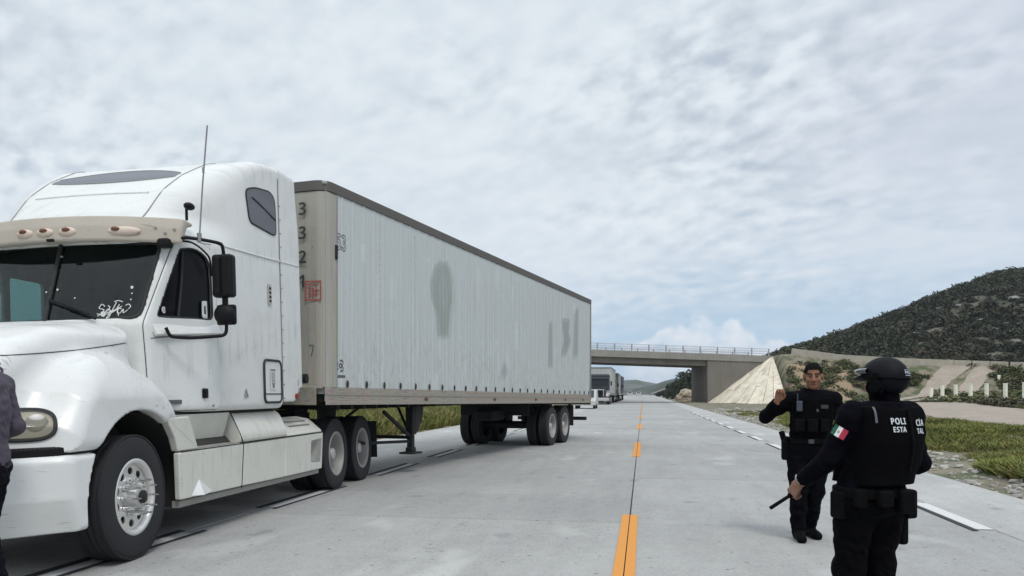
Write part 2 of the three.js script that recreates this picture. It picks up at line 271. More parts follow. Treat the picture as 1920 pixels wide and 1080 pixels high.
// ---------------------------------------------------------------- the motorway: slabs with open joints on a darker bed
{
  const bed = struct('road', [box(ROAD_R - ROAD_L, 0.3, 820, (ROAD_R + ROAD_L) / 2, -0.2, -400)], jointMat, 'pale concrete motorway running to the horizon');
  const lanes = [[ROAD_L, -4.617, 4.1], [-4.603, -0.157, 4.6], [-0.143, 3.583, 4.6], [3.597, ROAD_R, 4.1]];
  const r = rng(11), NEAR = -112;
  const addUV = (g) => { const p = g.attributes.position, n = g.attributes.normal, uv = g.attributes.uv; for (let i = 0; i < p.count; i++) uv.setXY(i, p.getX(i) / 11 + 0.37, p.getZ(i) / 11); return g; };
  for (const [a, b] of lanes) {
    let z = 5 - 0.2;
    for (let z0 = 5; z0 > NEAR; z0 -= 4.6) {
      const zz0 = z0 - 0.006, zz1 = z0 - 4.6 + 0.006, y = (r() - 0.5) * 0.003;
      part('concrete_slab', addUV(rbox(b - a, 0.06, zz0 - zz1, (a + b) / 2, -0.03 + y, (zz0 + zz1) / 2, 0.006, 1)), (a > 3 || a < -5 ? shoulderMats : roadMats)[Math.floor(r() * 4)], bed);
    }
    part('concrete_lane', addUV(box(b - a, 0.06, 690, (a + b) / 2, -0.03, 5 - 4.6 * 26 + 0.6 - 345)), (a > 3 || a < -5 ? shoulderMats : roadMats)[0], bed);
  }
  // painted lines, split where they cross the joint
  const yellowTex = texture(256, 1024, (u, v, i, j) => { const w = sstep(0.30, 0.6, fbm(u * 8, v * 32, 2.4, 4, 8)) * 0.5 + 0.25 * Math.max(0, noise3(u * 60, v * 240, 1.1, 60)); const k = clamp(w * 0.8); return [mix(0.66, 0.42, k), mix(0.27, 0.33, k), mix(0.035, 0.2, k)]; });
  const yellow = std(0xffffff, 0.7, { map: yellowTex }), white = std(0xffffff, 0.7, { map: texture(256, 512, (u, v) => { const k = 0.62 - 0.2 * sstep(0.2, 0.5, fbm(u * 8, v * 30, 9, 4, 8)) - 0.08 * noise3(u * 90, v * 200, 4, 90); return [k, k, k * 0.98]; }) });
  const black = std(lin(0.03, 0.03, 0.032), 0.85);
  const strip = (x0, x1, z0, z1, y = 0.006) => { const g = new THREE.BoxGeometry(x1 - x0, 0.004, Math.abs(z1 - z0)); return g.translate((x0 + x1) / 2, y, (z0 + z1) / 2); };
  for (let k = 0; k < 9; k++) {
    const z0 = -4.3 - k * 13.55, z1 = z0 - 5.05, s = thing('lane_dash', `yellow dashed centre line mark, number ${['one', 'two', 'three', 'four', 'five', 'six', 'seven', 'eight', 'nine'][k]} away from the camera`, 'road marking', [0, 0, 0], 0, 'yellow centre line dashes');
    part('paint', [strip(-0.237, -0.1545, z0, z1)], yellow, s); part('paint', [strip(-0.1455, -0.063, z0, z1)], yellow, s);
  }
  const words = ['first', 'second', 'third', 'fourth', 'fifth', 'sixth', 'seventh', 'eighth', 'ninth', 'tenth', 'eleventh', 'twelfth'];
  for (let k = 0; k < 12; k++) {
    const z0 = -5.35 - k * 3.95, z1 = z0 - 2.05, s = thing('lane_dash', `white dash with black borders beside the trucks, ${words[k]} from the near end`, 'road marking', [0, 0, 0], 0, 'black edged white dashes beside the trucks');
    part('paint', [strip(-4.61 + 0.02, -4.47, z0, z1)], white, s); part('border', [strip(-4.465, -4.415, z0 + 0.15, z1 - 0.2)], black, s); part('border', [strip(-4.71, -4.63, z0 + 0.1, z1 - 0.15)], black, s);
  }
  for (let k = 0; k < 14; k++) {
    const z0 = -5.0 - k * 3.95, z1 = z0 - 2.0, s = thing('lane_dash', `white shoulder dash on the policemen's side of the road, ${[...words, 'thirteenth', 'fourteenth'][k]} from the near end`, 'road marking', [0, 0, 0], 0, 'white shoulder dashes on the right');
    part('paint', [strip(3.40, 3.57, z0, z1)], white, s); part('border', [strip(3.33, 3.39, z0 + 0.1, z1 - 0.25)], black, s);
  }
}
// ---------------------------------------------------------------- dirt tracks on the right, laid along the land
const dirtMat = std(0xffffff, 0.95, { map: dirtTex });
function ribbon(points, widths, lift = 0.05, cross = 12, along = 90) {
  const c = new THREE.CatmullRomCurve3(points.map(([x, z]) => V(x, 0, z)), false, 'catmullrom', 0.3);
  return sheet((u, v) => { const p = c.getPointAt(v), t = c.getTangentAt(v), k = v * (widths.length - 1), i = Math.min(widths.length - 2, Math.floor(k)), w = mix(widths[i], widths[i + 1], k - i), d = (u - 0.5) * w * (1 + 0.18 * noise3(v * 30, u > 0.5 ? 3 : 9, 1)), x = p.x - t.z * d, z = p.z + t.x * d; return [x, Math.max(landY(x, z), landY(x + 0.4, z), landY(x - 0.4, z)) + lift * (1 - Math.abs(u - 0.5) * 1.2), z]; }, cross, along, null, 0.12);
}
const gnd = (px, py) => { const p = at(px, py, EYE * FOCAL / (py - HORIZON)); return [p.x, p.z]; };
const trackPts = [gnd(2500, 835), gnd(2150, 812), gnd(1920, 793), gnd(1820, 779), gnd(1720, 768.5), gnd(1600, 763), gnd(1480, 759.5)];
struct('dirt_track', ribbon(trackPts, [6.5, 6.5, 6.0, 6, 7, 6, 5]), dirtMat, 'pale dirt track behind the green verge');
{
  const a = gnd(1690, 764), pts = [a, ...[[1712, 735, 84], [1750, 716, 92], [1800, 699, 99], [1850, 690, 103]].map(([x, y, d]) => { const p = at(x, y, d); return [p.x, p.z]; })];
  for (const [o, w] of [[-1.9, 2.2], [1.9, 2.0]]) struct('dirt_road', ribbon(pts.map(([x, z], i) => [x + o * (1 + 0.05 * i), z]), [w + 1, w, w, w, w + 1], 0.1), dirtMat, `pale wheel track of the dirt road climbing the bank, ${o < 0 ? 'upper' : 'lower'} one`);
}
// ---------------------------------------------------------------- materials of the trucks
const hash2 = (i, j) => PERM[(PERM[i & 255] + j) & 255] / 255;
const paintTex = texture(1024, 1024, (u, v, i, j) => {
  const b = fbm(u * 6, v * 6, 3.1, 4, 6), run = sstep(0.1, 0.5, fbm(u * 40, v * 4, 5.5, 3, 4)), spec = sstep(0.66, 0.8, noise3(u * 150, v * 150, 7.9, 150)), scr = sstep(0.71, 0.80, noise3(u * 24 + 0.5 * fbm(u * 5, v * 5, 2, 2, 5), v * 110, 11.3, 22)) * sstep(0, 0.3, fbm(u * 5, v * 5, 21, 3, 5));
  const k = clamp(0.14 * sstep(-0.1, 0.5, b) + 0.20 * run + 0.38 * spec + 0.5 * scr);
  return [mix(0.72, 0.28, k), mix(0.73, 0.27, k), mix(0.70, 0.23, k)];
}, { rx: 0.5, ry: 0.5 });
const roughTex = texture(512, 512, (u, v) => { const t = 0.34 + 0.22 * fbm(u * 8, v * 8, 4, 4, 8) + 0.06 * noise3(u * 120, v * 120, 3, 120); return [t, t, t]; }, { srgb: false, rx: 0.5, ry: 0.5 });
const scuffTex = texture(1024, 1024, (u, v, i, j) => {
  const b = fbm(u * 6, v * 6, 13.1, 4, 6), zone = sstep(-0.05, 0.25, fbm(u * 4, v * 4, 41, 3, 4)), wob = 0.6 * fbm(u * 6, v * 6, 2, 3, 6), spec = sstep(0.60, 0.72, noise3(u * 110, v * 110, 7.9, 110)), scr = sstep(0.60, 0.70, noise3(u * 18 + wob, v * 90 + wob * 3, 11.3, 18)) * zone, scr2 = sstep(0.66, 0.74, noise3(u * 70 + wob * 4, v * 14 + wob, 15.3, 14)) * zone, chip = sstep(0.52, 0.6, noise3(u * 44, v * 34, 5.7, 22) * (0.7 + 0.5 * zone));
  const k = clamp(0.10 * sstep(-0.1, 0.5, b) + 0.35 * spec + 0.55 * scr + 0.5 * scr2 + 0.35 * chip);
  return [mix(0.73, 0.20, k), mix(0.735, 0.19, k), mix(0.71, 0.17, k)];
}, { rx: 0.5, ry: 0.5 });
const dentTex = texture(512, 512, (u, v) => { const t = 0.5 + 0.42 * fbm(u * 5, v * 5, 7, 3, 5); return [t, t, t]; }, { srgb: false, rx: 0.5, ry: 0.5 });
const M = {
  scuffed: phys({ color: 0xffffff, map: scuffTex, roughness: 1, roughnessMap: roughTex, clearcoat: 0.3, clearcoatRoughness: 0.3, bumpMap: dentTex, bumpScale: 0.012 }),
  paint: phys({ color: 0xffffff, map: paintTex, roughness: 1, roughnessMap: roughTex, clearcoat: 0.3, clearcoatRoughness: 0.25, bumpMap: dentTex, bumpScale: 0.006 }),
  skirt: phys({ color: lin(0.90, 0.88, 0.82), map: paintTex, roughness: 1, roughnessMap: roughTex, clearcoat: 0.15, clearcoatRoughness: 0.4 }),
  visor: std(lin(0.60, 0.54, 0.465), 0.65, { map: scuffTex }),
  rubber: std(lin(0.017, 0.017, 0.019), 0.82, { bumpMap: grainBump, bumpScale: 0.0015 }),
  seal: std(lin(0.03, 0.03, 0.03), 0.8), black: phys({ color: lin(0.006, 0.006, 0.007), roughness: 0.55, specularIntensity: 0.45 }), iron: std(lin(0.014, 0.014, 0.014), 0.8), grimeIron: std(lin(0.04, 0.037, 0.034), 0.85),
  alu: std(lin(0.74, 0.73, 0.70), 0.36, { metalness: 0.65 }), dullAlu: std(lin(0.52, 0.51, 0.49), 0.55, { metalness: 0.45 }), chrome: std(lin(0.85, 0.85, 0.84), 0.18, { metalness: 1 }),
  glass: phys({ color: lin(0.42, 0.58, 0.57), transmission: 1, thickness: 0, roughness: 0.03, ior: 1.5 }), darkGlass: phys({ color: lin(0.006, 0.006, 0.008), roughness: 0.3, ior: 1.5, specularIntensity: 0.35 }),
  smoke: phys({ color: lin(0.10, 0.105, 0.125), roughness: 0.35 }), lens: phys({ color: lin(0.72, 0.70, 0.62), transmission: 1, thickness: 0, roughness: 0.12, ior: 1.5 }),
  amber: phys({ color: lin(0.14, 0.05, 0.025), roughness: 0.3 }), red: phys({ color: lin(0.25, 0.015, 0.012), roughness: 0.35 }), orangePale: std(lin(0.66, 0.54, 0.45), 0.55), inside: std(lin(0.10, 0.11, 0.115), 0.9), whiteInk: std(lin(0.72, 0.72, 0.70), 0.7), grey: std(lin(0.25, 0.25, 0.25), 0.7), dustyRim: std(lin(0.33, 0.32, 0.30), 0.6, { metalness: 0.3 }), tread: std(lin(0.30, 0.29, 0.26), 0.75),
};
// ---------------------------------------------------------------- wheels, turning about x, outer face towards +x
function tyreGeo(R, w, rim) {
  const h = w / 2, p = [[rim, -h * 0.82], [rim + 0.03, -h * 0.96], [rim + (R - rim) * 0.45, -h], [R - 0.045, -h * 0.93], [R - 0.008, -h * 0.80], [R, -h * 0.62]];
  for (const x of [-0.52, -0.50, -0.2, -0.18, 0.18, 0.2, 0.5, 0.52]) { }
  for (const [x, d] of [[-0.45, 0], [-0.43, 0.014], [-0.38, 0.014], [-0.36, 0], [-0.14, 0], [-0.12, 0.014], [-0.07, 0.014], [-0.05, 0], [0.05, 0], [0.07, 0.014], [0.12, 0.014], [0.14, 0], [0.36, 0], [0.38, 0.014], [0.43, 0.014], [0.45, 0]]) p.push([R - d, x * w]);
  for (let i = 5; i >= 0; i--) p.push([p[i][0], -p[i][1]]);
  return new THREE.LatheGeometry(p.map((q) => new THREE.Vector2(...q)), 56).rotateZ(-Math.PI / 2);
}
const lathe = (pts, seg = 48) => new THREE.LatheGeometry(pts.map((q) => new THREE.Vector2(...q)), seg).rotateZ(-Math.PI / 2);   // (radius, x)
function holedDisc(r0, r1, nH, rh, ring, x, depth, wide = 1.5) {
  const circle = (cx, cy, a, b, turn, n) => [...Array(n).keys()].map((k) => { const t = k / n * 6.2832, p = Math.cos(t) * a, q = Math.sin(t) * b; return [cx + p * Math.cos(turn) - q * Math.sin(turn), cy + p * Math.sin(turn) + q * Math.cos(turn)]; });
  const holes = [circle(0, 0, r0, r0, 0, 28)]; for (let k = 0; k < nH; k++) { const a = (k + 0.5) / nH * 6.2832; holes.push(circle(Math.cos(a) * ring, Math.sin(a) * ring, rh, rh * wide, a, 14)); }
  return extrude(circle(0, 0, r1, r1, 0, 56), depth, 0, holes).rotateY(Math.PI / 2).translate(x, 0, 0);
}
const tyreSteer = tyreGeo(0.53, 0.27, 0.30), tyreDual = tyreGeo(0.52, 0.26, 0.30);
function steerWheel(parent, x, y, z, turn, out = 1) {
  const w = new THREE.Group(); w.name = 'wheel'; w.position.set(x, y, z); w.rotation.y = turn + (out < 0 ? Math.PI : 0); parent.add(w);
  part('tyre', tyreSteer, M.rubber, w);
  part('rim', [lathe([[0.305, -0.12], [0.305, 0.108], [0.325, 0.115], [0.325, 0.13], [0.30, 0.132], [0.285, 0.115], [0.28, 0.085]]), holedDisc(0.07, 0.283, 10, 0.032, 0.222, 0.07, 0.012, 1.2)], M.alu, w);
  const hub = part('hub', [lathe([[0.13, 0.08], [0.135, 0.10], [0.10, 0.11], [0.095, 0.16], [0.08, 0.175], [0, 0.18]], 24)], M.dullAlu, w);
  part('hub_cap', [lathe([[0.055, 0.18], [0.055, 0.2], [0, 0.204]], 20)], M.iron, w);
  const studs = []; for (let k = 0; k < 10; k++) { const a = (k + 0.5) / 10 * 6.2832, cy = Math.cos(a) * 0.145, cz = Math.sin(a) * 0.145; studs.push(cyl(0.021, 0.04, 'x', 0.105, cy, cz, 10), cyl(0.019, 0.125, 'x', 0.185, cy, cz, 10, 0.006)); }
  part('wheel_nuts', studs, M.chrome, w);
  part('brake_drum', [cyl(0.2, 0.1, 'x', -0.02, 0, 0, 24)], M.iron, w);
  return w;
}
function dualWheel(parent, x, y, z, out = 1, dull = 1) {
  const w = new THREE.Group(); w.name = 'wheel'; w.position.set(x, y, z); if (out < 0) w.rotation.y = Math.PI; parent.add(w);
  part('tyre', tyreDual, M.rubber, w); part('tyre', tyreDual.clone().translate(-0.33, 0, 0), M.rubber, w);
  part('rim', [lathe([[0.305, -0.12], [0.305, 0.105], [0.325, 0.112], [0.325, 0.128], [0.298, 0.13], [0.285, 0.10], [0.262, 0.0], [0.255, -0.09]]), holedDisc(0.10, 0.262, 10, 0.024, 0.205, -0.1, 0.012, 1.3)], M.dustyRim, w);
  part('hub', [lathe([[0.15, -0.1], [0.145, -0.04], [0.09, -0.03], [0.085, 0.07], [0.07, 0.085], [0, 0.09]], 24), ...[...Array(10).keys()].map((k) => cyl(0.018, 0.05, 'x', -0.07, Math.cos(k * 0.6283) * 0.145, Math.sin(k * 0.6283) * 0.145, 8))], M.dullAlu, w);
  return w;
}
// ---------------------------------------------------------------- tractor unit: x to its left (towards the camera side), z forwards, origin on the ground under the steer axle
const tractor = thing('truck_tractor', 'white long nosed semi truck tractor with sleeper cab and beige sun visor, nearest vehicle', 'truck', [-5.42, -0.03, -6.15], 2.4 * Math.PI / 180);
tractor.rotation.z = 1.6 * Math.PI / 180;   // it leans with the fall of the road
{
  const T = tractor, ab = Math.abs;
  // ---- cab and sleeper body
  const prof = [[-0.45, 1.22], [-0.47, 2.06], [-0.74, 2.86], [-0.78, 3.02], [-0.95, 3.22], [-1.25, 3.50], [-1.62, 3.74], [-2.1, 3.98], [-2.6, 4.14], [-3.2, 4.22], [-5, 4.20], [-5, 1.22]];
  const halfW = (y, z) => { let w = 1.2 - 0.27 * sstep(-1.55, -0.35, z) - 0.06 * sstep(3.0, 4.1, y) * sstep(-3.2, -1.8, z); if (y > 2.9) w -= 0.22 * sstep(2.9, 3.25, y) * sstep(-2.3, -0.9, z); return w; };
  const outer = (x, y, z) => smax(smax(sdPoly(z + 0.16 * (x / 1.2) ** 2 * sstep(-2.2, -0.6, z), y, prof), ab(x) - halfW(y, z), mix(0.10, mix(0.30, 0.10, sstep(-1.8, -2.9, z)), sstep(2.9, 3.2, y))), 1.22 - y, 0.02);
  const wsPoly = roundPoly([[-0.89, 2.12], [0.89, 2.12], [0.97, 2.86], [-0.97, 2.86]], 0.08), dwPoly = roundPoly([[-0.70, 2.14], [-0.98, 2.82], [-1.16, 2.86], [-1.37, 2.76], [-1.39, 2.16]], [0.03, 0.03, 0.1, 0.14, 0.07]);
  const cavity = (x, y, z) => Math.max(outer(x, y, z) + 0.055, y - 3.0, -2.3 - z, 1.3 - y);
  const wsHole = (x, y, z) => Math.max(sdPoly(x, y, wsPoly), -1.1 - z), dwHole = (x, y, z) => Math.max(sdPoly(z, y, dwPoly), 0.7 - x);
  const farPoly = roundPoly([[-1.50, 2.16], [-1.50, 2.72], [-2.02, 2.72], [-2.02, 2.16]], 0.06), farHole = (x, y, z) => Math.max(Math.min(sdPoly(z, y, farPoly), sdPoly(z, y, dwPoly)), x + 0.7);
  const CUT = -3.10;
  const body = (x, y, z) => Math.max(outer(x, y, z), CUT - z, -cavity(x, y, z), -wsHole(x, y, z), -dwHole(x, y, z), -farHole(x, y, z));
  part('cab_body', field(body, [-1.28, 1.17, -3.2], [1.28, 4.28, -0.35], 0.0225), M.paint, T);
  // rear side extenders, an open shell behind the seam
  part('cab_extender', field((x, y, z) => Math.max(outer(x, y, z) - 0.004, -(outer(x, y, z) + 0.05), z + 3.112, -3.74 - z + 0.10 * sstep(3.3, 4.2, y), 1.30 + 0.18 * sstep(-3.45, -3.7, z) - y), [-1.28, 1.2, -3.78], [1.28, 4.28, -3.06], 0.024), M.paint, T);
  const seamPts = (x, list) => list.map(([z, y]) => { let lo = 0.3, hi = 1.5; for (let i = 0; i < 30; i++) { const m = (lo + hi) / 2; if (outer(m, y, z) < 0) lo = m; else hi = m; } return V(lo * Math.sign(x) + 0.002 * Math.sign(x), y, z); });
  const onSide = (z, y, lift = 0) => seamPts(1, [[z, y]])[0].add(V(lift, 0, 0));
  const curve = (list, n = 40) => { const out = []; for (let i = 0; i < list.length - 1; i++) for (let k = 0; k < n / list.length; k++) { const t = k / (n / list.length); out.push([mix(list[i][0], list[i + 1][0], t), mix(list[i][1], list[i + 1][1], t)]); } out.push(list[list.length - 1]); return out; };
  const seam = (list, r, mat = M.seal, name = 'panel_seam_shade', n = 40) => part(name, tube(seamPts(1, curve(list, n)), r, list.length * 12 + 20, 6, 0), mat, T);
  seam([[-3.105, 1.3], [-3.105, 4.06]], 0.006, M.grey, 'panel_seam_shade', 60);
  { const riv = []; for (let y = 1.35; y < 3.8; y += 0.17) { const p = onSide(-3.135, y); riv.push(cyl(0.009, 0.012, 'x', p.x + 0.004, p.y, p.z, 8)); } part('rivets', riv, M.dullAlu, T).userData.kind = 'stuff'; }
  // raised body line from the visor to the back
  part('body_line', [tube(seamPts(1, curve([[-0.98, 2.97], [-1.45, 2.99], [-1.6, 2.965], [-2.6, 3.01], [-3.7, 3.07]], 60)), 0.012, 80, 6, 0), tube(seamPts(1, curve([[-1.0, 2.92], [-1.4, 2.94]], 20)), 0.008, 20, 6, 0)], M.paint, T);
  // ---- door, hung proud of the cab side
  const doorPoly = roundPoly([[-0.60, 1.245], [-0.58, 2.06], [-0.93, 2.90], [-1.2, 2.94], [-1.46, 2.86], [-1.47, 1.245]], [0.03, 0.03, 0.05, 0.15, 0.16, 0.05]);
  const door = part('door', field((x, y, z) => Math.max(outer(x, y, z) - 0.014, -(outer(x, y, z) + 0.02), sdPoly(z, y, doorPoly), -dwHole(x, y, z), 0.5 - x), [0.86, 1.2, -1.52], [1.28, 3.0, -0.5], 0.0135), M.paint, T);
  seam([...doorPoly, doorPoly[0]], 0.0045, M.seal, 'door_gap_shade', doorPoly.length * 2);  // dark strip stands in for the shaded gap around the door
  const H = onSide(-1.24, 1.41, 0.012); part('handle', [rbox(0.03, 0.10, 0.09, H.x, H.y, H.z, 0.012), rbox(0.02, 0.07, 0.03, H.x + 0.02, H.y, H.z + 0.02, 0.008)], M.black, door);
  part('trim', [bar([...onSide(-0.64, 2.03, 0.016).toArray()], [...onSide(-1.44, 2.09, 0.016).toArray()], 0.03, 0.16)], M.paint, door, 'sill moulding under the door window');
  part('moulding', tube(seamPts(1, curve([[-0.62, 1.93], [-1.05, 1.985], [-1.45, 2.035]], 12)).map((p) => p.add(V(0.014, 0, 0))), 0.008, 20, 6, 0), M.grey, door);
  // door window: glass, seals, the division bar, two stickers
  const gw = part('door_window', sidePlate(dwPoly, 0, 0.006).applyMatrix4(new THREE.Matrix4().makeShear(0, 0, 0, 0, 0, 0)), M.darkGlass, T);
  { const p = gw.geometry.attributes.position; for (let i = 0; i < p.count; i++) { const q = onSide(p.getZ(i), p.getY(i)); p.setX(i, q.x - 0.022 + p.getX(i)); } gw.geometry.computeVertexNormals(); }
  part('window_seal', tube(seamPts(1, curve([...dwPoly, dwPoly[0]], 60)), 0.012, 110, 6, 0), M.seal, gw);
  part('division_bar', tube(seamPts(1, [[-0.95, 2.15], [-1.0, 2.5], [-1.02, 2.8]]), 0.011, 12, 6, 0), M.seal, gw);
  const disc = (z, y, r, mat, nm) => { const c = onSide(z, y, -0.012); return part(nm, cyl(r, 0.006, 'x', c.x, y, z, 20), mat, gw); };
  disc(-0.80, 2.21, 0.032, std(0xffffff, 0.6, { map: canvasTexture(64, 64, (g) => { g.fillStyle = '#d8d8d4'; g.fillRect(0, 0, 64, 64); g.strokeStyle = '#666'; g.lineWidth = 6; g.beginPath(); g.arc(32, 32, 14, 0, 7); g.stroke(); }) }), 'sticker');
  { const c = onSide(-1.30, 2.26, -0.012); part('sticker', sidePlate(roundPoly([[-1.24, 2.17], [-1.24, 2.34], [-1.35, 2.35], [-1.36, 2.17]], 0.03), c.x - 0.004, 0.006, 0, [roundPoly([[-1.275, 2.21], [-1.275, 2.29], [-1.315, 2.30], [-1.32, 2.21]], 0.015)]), M.whiteInk, gw); }
  // far side window opening stays open glass, so that daylight shows through the windscreen
  const farGlass = part('door_window', merge([sidePlate(farPoly, 0, 0.004), sidePlate(dwPoly, 0, 0.004)]), M.glass, T); { const p = farGlass.geometry.attributes.position; for (let i = 0; i < p.count; i++) { const q = onSide(p.getZ(i), p.getY(i)); p.setX(i, -(q.x - 0.02 + p.getX(i))); } farGlass.geometry.computeVertexNormals(); }
  // ---- windscreen
  const frontZ = (x, y) => { let lo = -2.2, hi = 0; for (let i = 0; i < 30; i++) { const m = (lo + hi) / 2; if (outer(x, y, m) < 0) lo = m; else hi = m; } return lo; };
  const ws = sheet((u, v) => { const x = mix(-1, 1, u) * mix(0.905, 0.985, v), y = mix(2.10, 2.87, v); return [x, y, frontZ(x * 0.97, y) - 0.025]; }, 40, 12);
  const wsM = part('windscreen', ws, M.glass, T);
  part('divider', tube([V(0, 2.1, frontZ(0, 2.1) - 0.012), V(0, 2.5, frontZ(0, 2.5) - 0.012), V(0, 2.87, frontZ(0, 2.87) - 0.012)], 0.02, 16, 8, 0), M.seal, wsM);
  const wsOut = [...wsPoly, wsPoly[0]].map(([x, y]) => V(x, y, frontZ(x, y) - 0.004));
  part('windscreen_seal', tube(wsOut, 0.017, 160, 6, 0), M.seal, wsM);
  part('visor_shadow_band', sheet((u, v) => { const x = mix(-0.95, 0.95, u), y = mix(2.64 + 0.05 * (x) ** 2, 2.87, v); return [x, y, frontZ(x, y) - 0.05]; }, 30, 4), std(lin(0.01, 0.01, 0.012), 0.9), wsM);  // black sheet: dark screen top plus the painted shadow under the visor
  // lettering and stickers on the glass, a hand-drawn flourish
  { const stroke = (pts, r = 0.0048) => tube(pts.map(([a, b]) => { const x = 0.58 + a * 0.26, y = 2.14 + b * 0.23; return V(x, y, frontZ(x, y) - 0.016); }), r, 50, 5, 0.4);
    part('lettering', [stroke([[-0.1, 0.42], [-0.22, 0.52], [-0.3, 0.36], [-0.12, 0.28], [-0.16, 0.1], [-0.34, 0.12]]), stroke([[0, 0.3], [-0.06, 0.14], [0.06, 0.1], [0.12, 0.24], [0.02, 0.32], [0.2, 0.2], [0.3, 0.3]]), stroke([[0.28, 0.6], [0.2, 0.3], [0.1, -0.04], [0.02, -0.06], [0.12, 0.1], [0.36, 0.3]]), stroke([[0.5, 0.3], [0.42, 0.34], [0.36, 0.2], [0.46, 0.12], [0.56, 0.3], [0.58, 0.14], [0.72, 0.26]]), stroke([[0.62, 0.45], [0.72, 0.5], [0.8, 0.4], [0.74, 0.3]]), stroke([[0.2, 0.62], [0.34, 0.66], [0.5, 0.6]]), stroke([[-0.3, 0.02], [-0.1, 0.16], [0.16, 0.2], [0.5, 0.42]]), stroke([[0.0, 0.46], [0.08, 0.38], [0.02, 0.24]]), stroke([[0.4, 0.5], [0.34, 0.32], [0.44, 0.02]])], M.whiteInk, wsM);
    const dots = [[0.55, 2.165, 0.026], [0.77, 2.42, 0.014], [0.78, 2.36, 0.007], [0.06, 2.42, 0.010], [0.25, 2.33, 0.007], [-0.05, 2.40, 0.008], [0.78, 2.30, 0.007]];
    for (const [x, y, r] of dots) part('sticker', cyl(r, 0.004, 'z', x, y, frontZ(x, y) - 0.014, 14), M.whiteInk, wsM);
    part('light_patch', rbox(0.05, 0.02, 0.01, 0.02, 2.75, frontZ(0, 2.75) - 0.012, 0.004), M.grey, wsM);
  }
  part('wiper', [tube([V(0.52, 2.115, frontZ(0.52, 2.115) + 0.035), V(0.35, 2.20, frontZ(0.35, 2.2) + 0.045), V(0.2, 2.245, frontZ(0.2, 2.24) + 0.03)], 0.012, 14, 6), bar([0.44, 2.155, frontZ(0.44, 2.155) + 0.02], [0.02, 2.315, frontZ(0.02, 2.31) + 0.012], 0.018, 0.03)], M.black, wsM);
  // ---- inside
  part('dashboard', [rbox(1.9, 0.32, 0.35, 0, 1.92, -0.82, 0.08), rbox(0.5, 0.1, 0.2, 0.5, 2.08, -0.86, 0.05)], M.inside, T);
  part('steering_wheel', new THREE.TorusGeometry(0.22, 0.016, 8, 28).rotateX(-0.9).translate(0.52, 2.05, -1.12), M.black, T);
  for (const x of [0.52, -0.52]) part('seat', [rbox(0.5, 0.16, 0.5, x, 1.62, -1.6, 0.06), rbox(0.5, 0.85, 0.16, x, 2.02, -1.85, 0.07), rbox(0.3, 0.16, 0.1, x, 2.52, -1.88, 0.04)], M.inside, T);
  part('bunk_wall', box(2.2, 1.7, 0.03, 0, 2.15, -2.25), M.inside, T); part('bunk_floor', box(2.16, 0.04, 1.6, 0, 1.33, -1.45), M.inside, T);
  part('headliner', box(2.0, 0.03, 1.3, 0, 2.965, -1.6), M.inside, T);
  // ---- sun visor over the windscreen with its marker lamps
  const vz = (x) => -0.60 - 0.30 * (ab(x) / 1.2) ** 2.2, vp = roundPoly([[-0.16, 3.10], [0.0, 3.11], [0.055, 3.0], [0.075, 2.87], [0.045, 2.845], [0.0, 2.93], [-0.06, 3.03], [-0.16, 3.06]], 0.02);
  const visF = (x, y, z) => smax(sdPoly(z - vz(x), y + 0.02 * (x / 1.2) ** 2, vp), ab(x) - 1.19, 0.03);
  const vis = part('sun_visor', field(visF, [-1.26, 2.78, -1.2], [1.26, 3.16, -0.46], 0.0135), M.visor, T);
  const visFront = (x, y) => { let lo = vz(x) - 0.02, hi = 0.3; for (let i = 0; i < 26; i++) { const m = (lo + hi) / 2; if (visF(x, y, m) < 0) lo = m; else hi = m; } return lo; };
  for (const x of [-0.74, -0.21, 0, 0.22, 0.66]) {
    const y = 2.955, z = visFront(x, y), tilt = Math.atan(-0.30 * 2.2 * Math.sign(x) * (ab(x) / 1.2) ** 1.2 / 1.2) * -1;
    const lampG = new THREE.Group(); lampG.name = 'marker_lamp'; lampG.position.set(x, y, z); lampG.rotation.y = tilt * 0.9; vis.add(lampG);
    const wide = ab(x) > 0.5 ? 0.30 : 0.17, off = ab(x) > 0.5 ? Math.sign(x) * 0.07 : 0;
    part('housing', new THREE.SphereGeometry(1, 20, 12).scale(wide / 2, 0.042, 0.034).translate(off, -0.008, 0.0), M.orangePale, lampG);
    part('lens', new THREE.SphereGeometry(1, 16, 10).scale(0.040, 0.021, 0.018).translate(0, 0.006, 0.03), M.amber, lampG);
  }
  for (const [x, y] of [[1.06, 2.93], [1.13, 2.97], [1.08, 2.87], [0.98, 2.98]]) part('visor_bolt', cyl(0.014, 0.014, 'z', x, y, visFront(x, y), 10), M.grey, vis);
  part('sensor', rbox(0.07, 0.025, 0.04, 0.06, 2.87, visFront(0.06, 2.88) - 0.0, 0.008), M.black, vis);
  // ---- tinted roof window and roof seams
  const topY = (x, z) => { let lo = 2.5, hi = 4.5; for (let i = 0; i < 30; i++) { const m = (lo + hi) / 2; if (outer(x, m, z) < 0) lo = m; else hi = m; } return lo; };
  { const g = sheet((u, v) => { const a = u * 2 - 1, x = a * 0.70, zf = -1.50 - 0.10 * a * a, zb = -1.95 + 0.22 * a * a, z = mix(zf, zb, v); return [x, topY(x, z) + 0.006, z]; }, 30, 10);
    part('roof_window', g, M.smoke, T); 
    const ring = []; for (let k = 0; k <= 40; k++) { const a = -1 + k / 20; ring.push(V(a * 0.70, topY(a * 0.7, -1.50 - 0.10 * a * a) + 0.004, -1.50 - 0.10 * a * a)); } for (let k = 40; k >= 0; k--) { const a = -1 + k / 20; ring.push(V(a * 0.70, topY(a * 0.7, -1.95 + 0.22 * a * a) + 0.004, -1.95 + 0.22 * a * a)); }
    part('roof_window_seal', tube(ring, 0.007, 140, 5, 0), M.grey, T);
